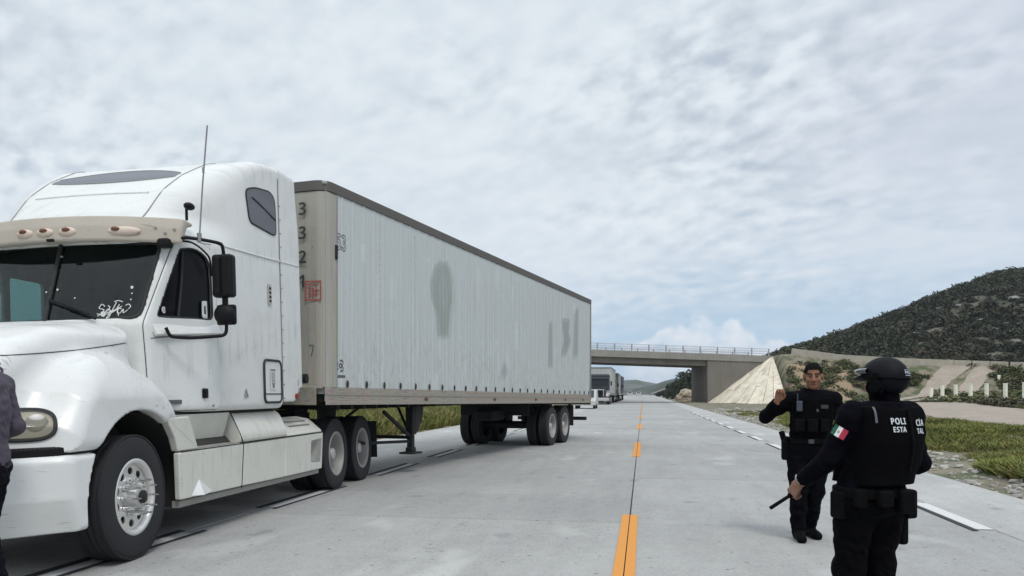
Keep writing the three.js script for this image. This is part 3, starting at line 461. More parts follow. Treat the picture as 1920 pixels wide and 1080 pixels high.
    for (const s of [1, -1]) part('roof_seam', tube([...Array(14).keys()].map((k) => { const t = k / 13, x = s * mix(0.72, 0.80, t), z = mix(-0.92, -2.3, t); return V(x, topY(x, z) + 0.002, z); }), 0.006, 40, 5, 0), M.grey, T);
    part('roof_rib', tube([...Array(24).keys()].map((k) => { const x = mix(-0.62, 0.62, k / 23), z = -1.22 - 0.05 * x * x; return V(x, topY(x, z) - 0.004, z); }), 0.014, 40, 6, 0), M.paint, T);
    part('roof_seam', tube([...Array(30).keys()].map((k) => { const x = mix(-1.05, 1.05, k / 29), z = -3.105; return V(x, topY(x, z) + 0.002, z); }), 0.006, 50, 5, 0), M.grey, T); }
  // ---- sleeper window, vent, hatch, warning marks, small lamps
  const patch = (name, poly, lift, mat, parent = T) => { const g = sidePlate(poly, 0, 0.008); const p = g.attributes.position; for (let i = 0; i < p.count; i++) p.setX(i, onSide(p.getZ(i), p.getY(i)).x + lift + p.getX(i)); g.computeVertexNormals(); return part(name, g, mat, parent); };
  const swPoly = roundPoly([[-2.26, 3.72], [-2.50, 3.80], [-2.86, 3.84], [-2.99, 3.78], [-3.0, 3.34], [-2.88, 3.33], [-2.30, 3.36]], [0.08, 0.1, 0.06, 0.1, 0.07, 0.06, 0.08]);
  const sw = patch('sleeper_window', swPoly, 0.0, M.smoke); part('window_seal', tube(seamPts(1, curve([...swPoly, swPoly[0]], 80)), 0.012, 120, 6, 0), M.seal, sw); part('window_bar', tube(seamPts(1, [[-2.40, 3.66], [-2.55, 3.63], [-2.98, 3.52]]).map((p) => p.add(V(0.012, 0, 0))), 0.009, 20, 6, 0), M.seal, sw);
  const vent = patch('side_vent', roundPoly([[-2.72, 2.46], [-2.72, 2.71], [-2.81, 2.71], [-2.81, 2.46]], 0.02), 0.004, M.dullAlu); part('vent_slot', [0, 1, 2, 3].map((k) => { const p = onSide(-2.765, 2.51 + k * 0.05, 0.012); return rbox(0.01, 0.03, 0.05, p.x, p.y, p.z, 0.004); }), M.black, vent);
  const hPoly = roundPoly([[-2.55, 1.80], [-3.03, 1.80], [-3.03, 1.30], [-2.55, 1.30]], 0.08), hatch = patch('luggage_hatch', hPoly, 0.0, M.paint); part('hatch_seal', [tube(seamPts(1, curve([...hPoly, hPoly[0]], 80)).map((p) => p.add(V(0.008, 0, 0))), 0.016, 120, 6, 0), tube(seamPts(1, [[-2.55, 1.40], [-2.8, 1.40], [-3.03, 1.40]]).map((p) => p.add(V(0.008, 0, 0))), 0.007, 12, 6, 0)], M.seal, hatch);
  { const e = canvasTexture(128, 160, (g) => { g.fillStyle = '#d5d8d4'; g.fillRect(0, 0, 128, 160); g.fillStyle = '#777c7a'; g.fillRect(14, 8, 100, 16); for (let k = 0; k < 7; k++) g.fillRect(22 + k * 12, 30, 7, 60); g.beginPath(); g.moveTo(24, 92); g.lineTo(104, 92); g.lineTo(84, 150); g.lineTo(44, 150); g.fill(); g.fillStyle = '#c7cac6'; g.fillRect(40, 100, 48, 10); }); const p = onSide(-2.79, 1.58, 0.014); part('emblem', new THREE.PlaneGeometry(0.17, 0.26).rotateY(Math.PI / 2).translate(p.x, p.y, p.z), std(0xffffff, 0.6, { map: e }), hatch); }
  { const p = onSide(-2.08, 1.41, 0.004), s = new THREE.Shape([[0, 0.055], [-0.055, -0.045], [0.055, -0.045]].map((q) => new THREE.Vector2(...q))); s.holes.push(new THREE.Path([[0, 0.02], [-0.025, -0.028], [0.025, -0.028]].map((q) => new THREE.Vector2(...q)))); part('warning_triangle', new THREE.ExtrudeGeometry(s, { depth: 0.003, bevelEnabled: false }).rotateY(Math.PI / 2).translate(p.x, p.y, p.z), M.grey, T); }
  for (const [z, y, r, m] of [[-0.72, 1.275, 0.02, M.grey], [-1.35, 1.285, 0.013, M.grey], [-3.50, 1.37, 0.035, M.red]]) { const p = onSide(z, y, 0.006); part('side_lamp', cyl(r, 0.035, 'x', p.x, p.y, p.z, 14), m, T); }
  part('side_marker', [rbox(0.03, 0.09, 0.05, 1.195, 1.55, -3.58, 0.008), rbox(0.03, 0.06, 0.05, 1.195, 1.46, -3.59, 0.008)], M.dullAlu, T); part('tail_horn', cyl(0.065, 0.14, 'x', 1.17, 1.60, -3.80, 18), M.black, T);
  // ---- mirrors on their bent arms, aerial
  const mir = new THREE.Group(); mir.name = 'mirror'; T.add(mir);
  part('mirror_arm', [tube([[1.04, 2.86, -0.80], [1.22, 2.90, -0.86], [1.42, 2.875, -0.98], [1.49, 2.85, -1.03], [1.50, 2.72, -1.05], [1.50, 2.3, -1.06], [1.50, 2.02, -1.06], [1.47, 1.965, -1.03], [1.25, 1.94, -0.86], [1.11, 1.95, -0.74], [1.08, 2.03, -0.70]], 0.017, 120, 8, 0.25), tube([[1.06, 2.87, -0.80], [1.2, 2.88, -1.0], [1.24, 2.78, -1.25], [1.22, 2.6, -1.33]], 0.01, 30, 6, 0.4), rbox(0.12, 0.09, 0.12, 1.05, 2.84, -0.78, 0.03)], M.black, mir);
  part('mirror_head', [rbox(0.21, 0.42, 0.12, 1.50, 2.545, -1.04, 0.035, 4), rbox(0.05, 0.36, 0.03, 1.47, 2.545, -0.97, 0.012), rbox(0.05, 0.10, 0.05, 1.5, 2.3, -1.05, 0.015)], M.black, mir);
  part('mirror_head', [new THREE.SphereGeometry(0.1, 24, 16).scale(1.05, 1.02, 0.62).translate(1.5, 2.17, -1.03), rbox(0.2, 0.2, 0.05, 1.5, 2.17, -1.075, 0.06, 4)], M.black, mir);
  for (const [y, h, w] of [[2.545, 0.38, 0.18], [2.17, 0.17, 0.17]]) part('mirror_glass', rbox(w, h, 0.006, 1.5, y, -1.105, 0.003), M.chrome, mir);
  const farM = mir.clone(); farM.traverse((o) => { if (o.isMesh) { o.geometry = o.geometry.clone().scale(-1, 1, 1); const ix = o.geometry.index; if (ix) { const a = ix.array; for (let i = 0; i < a.length; i += 3) { const t = a[i]; a[i] = a[i + 1]; a[i + 1] = t; } } else { const P = o.geometry.attributes; for (const k of ['position', 'normal', 'uv']) { const A = P[k], s = A.itemSize; for (let i = 0; i < A.count; i += 3) for (let c = 0; c < s; c++) { const t = A.array[i * s + c]; A.array[i * s + c] = A.array[(i + 1) * s + c]; A.array[(i + 1) * s + c] = t; } } } } }); T.add(farM);
  part('aerial', [tube([[1.32, 2.89, -0.92], [1.36, 3.4, -0.93], [1.42, 3.99, -0.94]], 0.0075, 30, 6), cyl(0.022, 0.08, 'y', 1.32, 2.91, -0.92, 12), cyl(0.0115, 0.05, 'y', 1.372, 3.56, -0.932, 8)], M.grey, T);
  part('aerial', cyl(0.006, 0.9, 'y', -1.26, 3.3, -0.9, 8), M.grey, T);
  part('roof_lamp', [new THREE.SphereGeometry(0.06, 18, 12).scale(0.75, 0.62, 1.25).translate(1.17, 3.24, -1.02), cyl(0.014, 0.12, 'y', 1.13, 3.17, -1.04, 8)], M.black, T);
  // ---- bonnet with both front wings
  const hoodP = [[-0.42, 1.0], [-0.42, 2.075], [-0.05, 2.07], [0.4, 2.0], [0.85, 1.87], [1.2, 1.68], [1.38, 1.45], [1.42, 1.0]];
  const wingP = [[-0.74, 1.20], [-0.62, 1.38], [-0.38, 1.58], [-0.05, 1.71], [0.32, 1.73], [0.68, 1.64], [0.98, 1.43], [1.18, 1.17], [1.22, 0.985], [0.2, 0.985], [-0.2, 1.1]];
  const bulge = (x) => 0.42 * sstep(0.35, 1.25, ab(x)) ** 1.2;
  const wing = (x, y, z) => smax(smax(sdPoly(z + bulge(x) * sstep(0.1, 0.9, z), y + 0.06 * sstep(1.0, 1.25, ab(x)), wingP), ab(x) - 1.215 + 0.10 * sstep(1.35, 1.72, y), 0.15), 0.55 - ab(x), 0.1);
  const hood = (x, y, z) => smax(sdPoly(z + 0.25 * (x / 0.9) ** 2 * sstep(0.2, 1.2, z), y + 0.05 * (x / 0.9) ** 2, hoodP), ab(x) - mix(0.94, 0.74, sstep(-0.5, 1.3, z)) + 0.10 * sstep(1.9, 2.1, y), 0.16);
  const arch = (x, y, z) => Math.max(Math.hypot((z + 0.06) * (z > -0.06 ? 1.1 : 1.02), y - 0.50) - 0.765, 0.62 - ab(x));
  const nose = (x, y, z) => { const h = smin(hood(x, y, z), wing(x, y, z), 0.13); return Math.max(smax(h, -arch(x, y, z), 0.02), -(Math.max(h + 0.11, y - 1.85)), 0.96 - y); };
  const noseHull = (x, y, z) => smin(hood(x, y, z), wing(x, y, z), 0.13);
  const bonnet = part('bonnet', field(nose, [-1.28, 0.93, -0.76], [1.28, 2.14, 1.48], 0.0225), M.scuffed, T);
  part('bonnet_light_block', [rbox(0.95, 0.9, 1.6, 0, 1.3, 0.3, 0.1), rbox(1.1, 0.5, 0.9, 0, 0.8, 0.2, 0.1), box(1.1, 0.6, 0.04, 0, 1.2, 1.1)], M.iron, T);  // added unseen black blocks that keep light out below the bonnet
  for (const s of [1, -1]) part('wheel_arch', [box(0.03, 1.0, 1.5, s * 0.66, 0.9, 0)], M.iron, T);
  const trace = (f, o, d) => { let t = 0; for (let i = 0; i < 80; i++) { const v = f(o.x + d.x * t, o.y + d.y * t, o.z + d.z * t); if (v < 0.0004) break; t += v * 0.7; } return o.clone().addScaledVector(d, t); };
  const hoodSide = (z, y, lift = 0.002) => trace(noseHull, V(1.6, y, z), V(-1, 0, 0)).add(V(lift, 0, 0));
  part('panel_seam_shade', [tube([...Array(16).keys()].map((k) => { const t = k / 15; return hoodSide(mix(-0.40, 1.1, t), mix(1.885, 1.69, t) - 0.02 * Math.sin(t * 3.1)); }), 0.004, 50, 5, 0)], M.seal, bonnet); part('panel_seam_shade', [tube([[2.07, -0.425], [1.9, -0.425], [1.6, -0.42]].map(([y, z]) => V(onSide(-0.47, y).x + 0.004, y, z - 0.02)), 0.011, 20, 6, 0)], M.seal, bonnet);  // dark tubes laid on for the shade in the panel grooves
  // the number on the bonnet side, and a faded mark beside it
  { const dec0 = canvasTexture(128, 160, (g) => { g.clearRect(0, 0, 128, 160); g.fillStyle = '#3a3d44'; g.font = 'bold 150px sans-serif'; g.textAlign = 'center'; g.fillText('5', 64, 134); }); const nd = V(-0.97, 0, -0.25), sheetN = sheet((u, v) => { const o = V(1.6, 1.545 + v * 0.13, 1.20 - (u - 0.5) * 0.115); return trace(noseHull, o, nd).addScaledVector(nd, -0.006).toArray(); }, 8, 8);
    part('number', sheetN, std(0xffffff, 0.7, { map: dec0, transparent: true, alphaTest: 0.4 }), bonnet); }
  // headlamps: bowl behind a clear cover in a black seal
  for (const s of [1, -1]) {
    const c = V(0.90 * s, 1.185, 0.95), dir = V(-0.62 * s, 0, -0.78).normalize(), ax = V(0.78 * s, 0, -0.62), lampG = new THREE.Group(); lampG.name = 'headlamp'; T.add(lampG);
    const pt = (r, a, lift) => { const e = 3.0, ca = Math.cos(a), sa = Math.sin(a), k = r * (ab(ca) ** e + ab(sa) ** e) ** (-1 / e); const o = c.clone().addScaledVector(ax, ca * k * 0.21).add(V(0, sa * k * 0.113 + 0.0 * ca, 0)).addScaledVector(dir, -0.7); return trace(noseHull, o, dir).addScaledVector(dir, -lift); };
    const face = (lift, dome, n = 10) => sheet((u, v) => pt(v, u * 6.2832, lift + dome * (1 - v * v)).toArray(), 40, n);
    part('reflector', face(0.004, 0.0), M.dullAlu, lampG); 
    part('bulb_bowl', [[-0.07, 0.075], [0.09, 0.085]].map(([d, r]) => { const q = c.clone().addScaledVector(ax, d), o = trace(noseHull, q.clone().addScaledVector(dir, -0.7), dir).addScaledVector(dir, -0.012); return new THREE.SphereGeometry(r, 24, 12, 0, 6.3, 0, 1.2).scale(1, 0.45, 1).applyQuaternion(new THREE.Quaternion().setFromUnitVectors(V(0, 1, 0), dir.clone().negate())).translate(o.x + dir.x * 0.02, o.y, o.z + dir.z * 0.02); }), M.dullAlu, lampG);
    part('lens', face(0.02, 0.035), M.lens, lampG);
    part('seal', tube([...Array(49).keys()].map((k) => pt(1, k / 48 * 6.2832, 0.008)), 0.016, 100, 6, 0), M.seal, lampG);
  }
  // ---- bumper
  const bump = (x, y, z) => smax(smax(sdPoly(z + 0.62 * sstep(0.3, 1.35, ab(x)) ** 1.5, y, [[0.42, 0.95], [1.36, 0.95], [1.40, 0.90], [1.40, 0.62], [1.28, 0.36], [0.42, 0.36], [0.42, 0.5]]), ab(x) - 1.195, 0.06), 0.40 - z - 0.32 * sstep(0.95, 0.45, y), 0.03);
  const bumper = part('bumper', field((x, y, z) => Math.max(bump(x, y, z), -arch(x, y, z)), [-1.28, 0.3, 0.0], [1.28, 1.0, 1.46], 0.0225), M.scuffed, T);
  part('grille', [rbox(1.2, 0.42, 0.05, 0, 1.22, 1.36, 0.02), ...[...Array(8).keys()].map((k) => rbox(1.16, 0.014, 0.04, 0, 1.05 + k * 0.05, 1.40, 0.005))], M.dullAlu, T); part('bumper_gap_shade', field((x, y, z) => Math.max(bump(x, 0.8, z) + 0.05, ab(y - 0.97) - 0.045, -arch(x, y, z)), [-1.28, 0.9, 0.0], [1.28, 1.04, 1.46], 0.02), M.black, T);  // black filler paints the shade of the gap above the bumper
  // ---- side fairings: both sides share the pieces
  for (const s of [1, -1]) {
    const sf = new THREE.Group(); sf.name = 'side_fairing'; T.add(sf);
    const g0 = (g) => { if (s < 0) { g = g.index ? g.toNonIndexed() : g; g.scale(-1, 1, 1); const P = g.attributes; for (const k of ['position', 'normal', 'uv']) { const A = P[k], n = A.itemSize; for (let i = 0; i < A.count; i += 3) for (let c = 0; c < n; c++) { const t = A.array[i * n + c]; A.array[i * n + c] = A.array[(i + 1) * n + c]; A.array[(i + 1) * n + c] = t; } } } return metreUV(g); };
    const plate = (poly, x, d, b = 0.012) => g0(sidePlate(poly, x, d, b));
    const prism = (xy, z0, z1) => g0(extrude(xy, Math.abs(z1 - z0), 0.008).translate(0, 0, Math.min(z0, z1)));
    part('skirt_panel', plate(roundPoly([[-0.64, 0.855], [-0.65, 0.415], [-1.90, 0.40], [-1.97, 0.86]], 0.02), 1.165, 0.035), M.skirt, sf);
    part('skirt_panel', plate(roundPoly([[-1.985, 0.86], [-1.915, 0.40], [-3.05, 0.38], [-3.12, 0.86]], 0.02), 1.165, 0.035), M.skirt, sf);
    part('skirt_panel', plate(roundPoly([[-3.135, 0.86], [-3.065, 0.38], [-4.34, 0.365], [-4.42, 0.86]], 0.02), 1.165, 0.035, 0.012), M.skirt, sf);
    part('skirt_recess', plate(roundPoly([[-0.92, 0.78], [-0.92, 0.45], [-1.86, 0.44], [-1.92, 0.80]], 0.03), 1.188, 0.014, 0.006), M.skirt, sf); part('skirt_recess', plate(roundPoly([[-2.03, 0.80], [-1.98, 0.44], [-3.02, 0.42], [-3.08, 0.80]], 0.03), 1.188, 0.014, 0.006), M.skirt, sf);
    part('skirt_pocket', [plate(roundPoly([[-3.95, 0.78], [-3.92, 0.48], [-4.28, 0.45], [-4.36, 0.79]], 0.03), 1.186, 0.018, 0.008)], M.tread, sf);
    part('arch_panel', plate(roundPoly([[-0.46, 1.185], [-0.60, 1.0], [-0.65, 0.868], [-1.02, 0.868], [-0.86, 1.19]], 0.02), 1.14, 0.05), M.skirt, sf);
    part('skirt_lip', plate([[-0.70, 0.40], [-0.70, 0.335], [-4.32, 0.30], [-4.33, 0.36]], 1.10, 0.06, 0.01), M.tread, sf);
    { const p = [1.205, 0.43, -0.84, 1.205, 0.43, -1.28, 1.29, 0.425, -0.95, 1.205, 0.585, -1.0], v = (i) => p.slice(i * 3, i * 3 + 3), tri = [0, 2, 3, 2, 1, 3, 0, 1, 2, 0, 3, 1].flatMap(v), g = new THREE.BufferGeometry(); g.setAttribute('position', new THREE.Float32BufferAttribute(tri, 3)); g.setAttribute('uv', new THREE.Float32BufferAttribute(new Float32Array(24), 2)); g.computeVertexNormals(); part('deflector', g0(g), M.paint, sf); }
    // step well behind the front panel, tank cover, rear deck
    part('step_back', [prism([[0.86, 0.86], [0.99, 0.875], [1.09, 1.205], [0.9, 1.205]], -1.90, -0.86), prism([[0.86, 0.84], [1.19, 0.84], [1.19, 0.868], [0.86, 0.868]], -1.93, -0.90)], M.skirt, sf);
    part('step_tread', [0, 1, 2].map((k) => g0(rbox(0.03, 0.012, 0.86, 1.06 + k * 0.05, 0.875, -1.42, 0.005))), M.tread, sf);
    part('tank_cover', [prism(roundPoly([[0.8, 0.868], [1.195, 0.868], [1.19, 0.96], [1.10, 1.16], [1.03, 1.205], [0.8, 1.205]], 0.05), -3.20, -1.95)], M.skirt, sf);
    { const g = prism(roundPoly([[0.8, 0.868], [1.195, 0.868], [1.18, 0.90], [1.0, 1.06], [0.8, 1.10]], 0.03), -4.42, -3.22); part('rear_deck', g, M.skirt, sf); part('step_tread', [0, 1].map((k) => { const gg = rbox(0.035, 0.012, 0.7, 1.09 - k * 0.06, 0.99 + k * 0.055, -3.85, 0.005); return g0(gg); }), M.tread, sf); }
    part('fuel_tank', g0(cyl(0.3, 2.6, 'z', 0.82, 0.72, -2.5, 24)), M.grimeIron, sf); part('seam', [g0(tube([[1.208, 0.861, -0.69], [1.212, 0.861, -2.5], [1.208, 0.862, -4.42]], 0.006, 8, 5, 0)), g0(tube([[1.205, 0.38, -1.908], [1.207, 0.86, -1.978], [1.19, 0.95, -1.95], [1.08, 1.2, -1.945]], 0.007, 20, 5, 0))], M.seal, sf);
  }
  for (const s of [1, -1]) part('arch_liner', new THREE.CylinderGeometry(0.748, 0.748, 0.50, 40, 1, true, Math.PI - 0.22, Math.PI + 0.1).rotateZ(-Math.PI / 2).translate(s * 0.88, 0.50, -0.06), M.iron, T);
  // ---- frame, axles, wheels
  part('frame', [1, -1].flatMap((s) => [box(0.09, 0.28, 8.2, s * 0.43, 0.86, -3.0), box(0.4, 0.14, 0.3, s * 0.6, 0.62, -5.0), box(0.4, 0.14, 0.3, s * 0.6, 0.62, -6.25)]).concat([box(0.9, 0.2, 0.15, 0, 0.86, -6.9), box(0.9, 0.2, 0.2, 0, 0.86, -4.0), cyl(0.09, 1.9, 'x', 0, 0.53, 0), cyl(0.12, 1.7, 'x', 0, 0.53, -5.0), cyl(0.12, 1.7, 'x', 0, 0.53, -6.25)]), M.iron, T);
  part('fifth_wheel', [cyl(0.5, 0.07, 'y', 0, 1.14, -5.6, 32), box(0.9, 0.16, 0.6, 0, 1.04, -5.6)], M.iron, T);
  part('gearbox', [rbox(0.7, 0.6, 2.0, 0, 0.75, -1.2, 0.1), box(2.1, 0.04, 2.6, 0, 1.2, -1.85), cyl(0.11, 3.5, 'z', 0, 0.6, -3.4, 14)], M.iron, T);
  part('catwalk', [box(0.9, 0.04, 0.9, 0, 1.03, -3.9), tube([[0.2, 1.5, -3.5], [0.3, 1.2, -3.9], [0.2, 1.3, -4.6], [0.1, 1.6, -5.0]], 0.02, 30, 6), tube([[-0.1, 1.6, -3.5], [0.0, 1.15, -3.95], [-0.05, 1.25, -4.7], [-0.1, 1.55, -5.0]], 0.02, 30, 6)], M.iron, T);
  steerWheel(T, 1.045, 0.53, 0, 4 * Math.PI / 180); steerWheel(T, -1.045, 0.59, 0, 4 * Math.PI / 180, -1);
  for (const z of [-5.0, -6.25]) { dualWheel(T, 1.07, 0.52, z, 1); dualWheel(T, -1.07, 0.585, z, -1); }
  for (const s of [1, -1]) part('mudflap', rbox(0.6, 0.62, 0.015, s * 0.92, 0.62, -6.98, 0.006), M.rubber, T);
}
// ---------------------------------------------------------------- box trailer: z forwards to its nose at 0, x to the side that faces the camera
const TL = 15.2, TYAW = -10.2 * Math.PI / 180, trailer = thing('box_trailer', 'long dirty white box trailer behind the nearest truck tractor, swung out towards the centre line', 'trailer', [-5.60, 0, -10.69], TYAW);
// where a pixel of the photograph meets the side wall: [metres behind the nose, height]
function onWall(px, py) {
  const o = V(0, EYE, 0), d = at(px, py, 1).sub(o), n = V(Math.cos(TYAW), 0, -Math.sin(TYAW)), p0 = V(-5.60, 0, -10.69).addScaledVector(n, 1.3), t = p0.clone().sub(o).dot(n) / d.dot(n), q = o.addScaledVector(d, t).sub(p0);
  return [-(q.x * Math.sin(TYAW) + q.z * Math.cos(TYAW)), q.y];
}
{
  const T = trailer, TOP = 4.33, yb = (s) => mix(1.25, 1.09, s / TL), yr = (s) => mix(1.50, 1.36, s / TL);   // foot and top of the bottom rail, s behind the nose
  const wallTex = canvasTexture(2048, 420, (g, w, h) => {
    const X = (s) => s / TL * w, Y = (y) => (4.20 - y) / (4.20 - 1.30) * h, r = rng(5);
    g.fillStyle = '#c6c9c6'; g.fillRect(0, 0, w, h);
    for (let i = 0; i < 1700; i++) { g.fillStyle = `rgba(${120 + r() * 60},${118 + r() * 55},${105 + r() * 50},${0.02 + r() * 0.05})`; const x = r() * w, y = r() * h; g.fillRect(x, y, 1 + r() * 5, 20 + r() * 220); }     // water runs
    for (let i = 0; i < 2600; i++) { g.fillStyle = `rgba(110,98,80,${0.03 + r() * 0.10})`; const x = r() * w, y = h - Math.abs(r() + r() - 1) * h * 0.42; g.fillRect(x, y, 1 + r() * 4, 2 + r() * 26); }                       // splashed road dirt, thicker low down
    for (let i = 0; i < 500; i++) { g.fillStyle = `rgba(90,84,72,${0.1 + r() * 0.25})`; g.beginPath(); g.arc(r() * w, r() * h, 0.4 + r() * 1.2, 0, 7); g.fill(); }
    for (let i = 0; i < 60; i++) { g.fillStyle = `rgba(225,228,226,${0.1 + r() * 0.2})`; g.fillRect(r() * w, r() * h, 4 + r() * 30, 10 + r() * 80); }
    const blob = (pts, fill) => { const q = pts.map((p) => { const [s, y] = onWall(...p); return [X(s), Y(y)]; }); for (let n = 0; n < 9; n++) { const jx = (r() - 0.5) * 24, jy = (r() - 0.5) * 22; g.fillStyle = fill.replace(/[\d.]+\)$/, (a) => parseFloat(a) * 0.2 + ')'); g.beginPath(); q.forEach((p, i) => { const a = p[0] + jx + (r() - 0.5) * 5, b = p[1] + jy + (r() - 0.5) * 5; i ? g.lineTo(a, b) : g.moveTo(a, b); }); g.fill(); } };
    for (let i = 0; i < 90; i++) { const x = r() * w, y = h * (0.55 + 0.43 * r()), l = 10 + r() * 60; g.fillStyle = `rgba(122,88,58,${0.05 + r() * 0.12})`; g.fillRect(x, y, 1 + r() * 1.6, l); }
    for (let k = 1; k < 13; k++) { g.fillStyle = 'rgba(105,106,102,0.35)'; g.fillRect(X(0.30 + k * 1.222) - 1, 0, 1.6, h); }
    // overpainted patches
    blob([[818, 500], [830, 490], [843, 494], [849, 515], [851, 560], [846, 590], [843, 628], [824, 632], [821, 590], [812, 560], [811, 530]], 'rgba(132,135,131,0.45)'); blob([[828, 512], [836, 522], [838, 560], [830, 580], [826, 545]], 'rgba(172,174,171,0.5)');
    blob([[1030, 610], [1036, 604], [1037, 690], [1028, 690]], 'rgba(140,140,135,0.4)'); blob([[1054, 600], [1068, 600], [1066, 625], [1070, 640], [1062, 664], [1052, 668], [1057, 640]], 'rgba(134,135,131,0.42)'); blob([[1078, 585], [1085, 580], [1084, 668], [1075, 672]], 'rgba(140,141,137,0.4)');
    blob([[940, 700], [947, 682], [954, 698], [946, 714]], 'rgba(130,132,128,0.35)');
    const put = (px, py, sz, f, txt, fill) => { const [s, y] = onWall(px, py); g.save(); g.translate(X(s), Y(y)); g.fillStyle = fill; g.font = `bold ${sz}px sans-serif`; g.textAlign = 'center'; f(txt); g.restore(); };
    // the length mark, a number twice on its side, and the small ring emblem with a bar
    { const [s, y] = onWall(641, 455); g.save(); g.translate(X(s), Y(y)); g.strokeStyle = '#50545a'; g.lineWidth = 2.5; g.font = 'bold 46px sans-serif'; g.textAlign = 'center'; g.scale(0.72, 1); g.strokeText('53', 0, 16); g.restore(); }
    { const [s, y] = onWall(640, 686); g.save(); g.translate(X(s), Y(y)); g.strokeStyle = '#55595c'; g.lineWidth = 4; for (let k = 0; k < 3; k++) { g.beginPath(); g.arc(0, 0, 11, k * 2.09 + 0.25, k * 2.09 + 1.7); g.stroke(); } g.beginPath(); g.arc(0, 0, 4, 0, 7); g.stroke(); g.fillStyle = '#55595c'; g.fillRect(-17, 19, 34, 6); g.restore(); }
  });
  const wallMat = phys({ color: lin(0.96, 0.985, 1.0), map: wallTex, roughness: 0.55, clearcoat: 0.1 }), noseMat = std(0xffffff, 0.65, { map: canvasTexture(512, 512, (g, w, h) => { const r = rng(8); g.fillStyle = '#a9a69c'; g.fillRect(0, 0, w, h); for (let i = 0; i < 700; i++) { g.fillStyle = `rgba(${85 + r() * 110},${80 + r() * 105},${65 + r() * 100},${0.04 + r() * 0.09})`; g.fillRect(r() * w, r() * h, 2 + r() * 8, 20 + r() * 200); } for (let i = 0; i < 60; i++) { g.fillStyle = 'rgba(60,55,45,0.35)'; g.beginPath(); g.arc(r() * w, r() * h, 0.6 + r() * 1.6, 0, 7); g.fill(); } }) });
  const railMat = std(0xffffff, 0.6, { map: canvasTexture(1024, 64, (g, w, h) => { const r = rng(9); g.fillStyle = '#a29c92'; g.fillRect(0, 0, w, h); for (let i = 0; i < 700; i++) { g.fillStyle = `rgba(${70 + r() * 120},${64 + r() * 112},${54 + r() * 100},${0.06 + r() * 0.16})`; g.fillRect(r() * w, r() * h, 3 + r() * 40, 1 + r() * 12); } }), metalness: 0.15 }), capMat = std(lin(0.115, 0.105, 0.095), 0.7), roofMat = std(lin(0.4, 0.4, 0.39), 0.6);
  // each wall panel is a sheet with shallow upright ribs; panels overlap at riveted seams
  const panel = (s0, s1, x, side) => {
    const n = 24, out = [];
    const g = sheet((u, v) => { const s = mix(s0, s1, u), rib = (((u * 4) % 1) > 0.40 && ((u * 4) % 1) < 0.60) ? 0.013 : 0, lap = u > 0.975 ? 0.010 : 0; return [x + side * (rib + lap), mix(yr(s) - 0.01, TOP - 0.10, v), -s]; }, 40, 2);
    const p = g.attributes.position, uv = g.attributes.uv; for (let i = 0; i < p.count; i++) uv.setXY(i, -p.getZ(i) / TL, (p.getY(i) - 1.30) / 2.90);
    if (side < 0) { const a = g.index.array; } return g;
  };
  const seams = [0.30]; while (seams[seams.length - 1] < TL - 1.3) seams.push(seams[seams.length - 1] + 1.222); seams.push(TL - 0.12);
  for (let k = 0; k < seams.length - 1; k++) { const w = part('wall_panel', panel(seams[k], seams[k + 1], 1.288, 1), wallMat, T); const rv = []; for (let y = yr(seams[k]) + 0.06; y < TOP - 0.2; y += 0.11) rv.push(new THREE.CylinderGeometry(0.008, 0.010, 0.008, 6).rotateZ(-Math.PI / 2).translate(1.300, y, -seams[k] - 0.012)); part('rivets', rv, M.dullAlu, w).userData.kind = 'stuff'; }
  for (let k = 0; k < seams.length - 1; k++) part('wall_panel', panel(seams[k], seams[k + 1], -1.288, -1), wallMat, T);
  part('inner_box', box(2.54, TOP - 1.45, TL - 0.12, 0, (TOP + 1.35) / 2, -TL / 2), roofMat, T); part('roof', rbox(2.56, 0.05, TL - 0.04, 0, TOP + 0.0, -TL / 2, 0.02), roofMat, T); part('floor', box(2.4, 0.12, TL - 0.2, 0, 1.34, -TL / 2), M.iron, T);
  // corner posts at the nose, top rails, bottom rails
  const quarter = (sx) => { const s = new THREE.Shape(); s.moveTo(0, 0); s.lineTo(0.16, 0); s.absarc(0, 0, 0.16, 0, Math.PI / 2); s.lineTo(0, 0); const g = new THREE.ExtrudeGeometry(s, { depth: TOP - 1.45, bevelEnabled: false, curveSegments: 10 }).rotateX(-Math.PI / 2); return g; };
  for (const sx of [1, -1]) {
    const post = [], R = 0.16, seg = 10, prof = [[1.292, -0.31], [1.292, -R]]; for (let k = 1; k <= seg; k++) { const a = k / seg * Math.PI / 2; prof.push([1.292 - R + R * Math.cos(a), -R + R * Math.sin(a)]); } prof.push([0.95, 0]);
    const g = sheet((u, v) => { const q = u * (prof.length - 1), i = Math.min(prof.length - 2, Math.floor(q)), f = q - i; return [sx * mix(prof[i][0], prof[i + 1][0], f), mix(1.48, TOP - 0.12, v), mix(prof[i][1], prof[i + 1][1], f)]; }, (prof.length - 1) * 2, 2);
    part('corner_post', g, noseMat, T);
    const tp = prof.map(([x, z]) => [sx * x, z]), capS = new THREE.Shape([...[[1.30, -TL], [1.30, -0.18]], ...[...Array(9).keys()].map((k) => { const a = k / 8 * Math.PI / 2; return [1.30 - 0.18 + 0.18 * Math.cos(a), -0.18 + 0.19 * Math.sin(a)]; }), [0, 0.012], [0, -0.1], [1.2, -0.2], [1.2, -TL]].map(([x, z]) => new THREE.Vector2(sx * x, z)));
    part('top_rail', new THREE.ExtrudeGeometry(capS, { depth: 0.125, bevelEnabled: true, bevelSize: 0.008, bevelThickness: 0.008, bevelSegments: 2, curveSegments: 8 }).rotateX(Math.PI / 2).translate(0, TOP + 0.02, 0).scale(1, 1, 1), capMat, T);
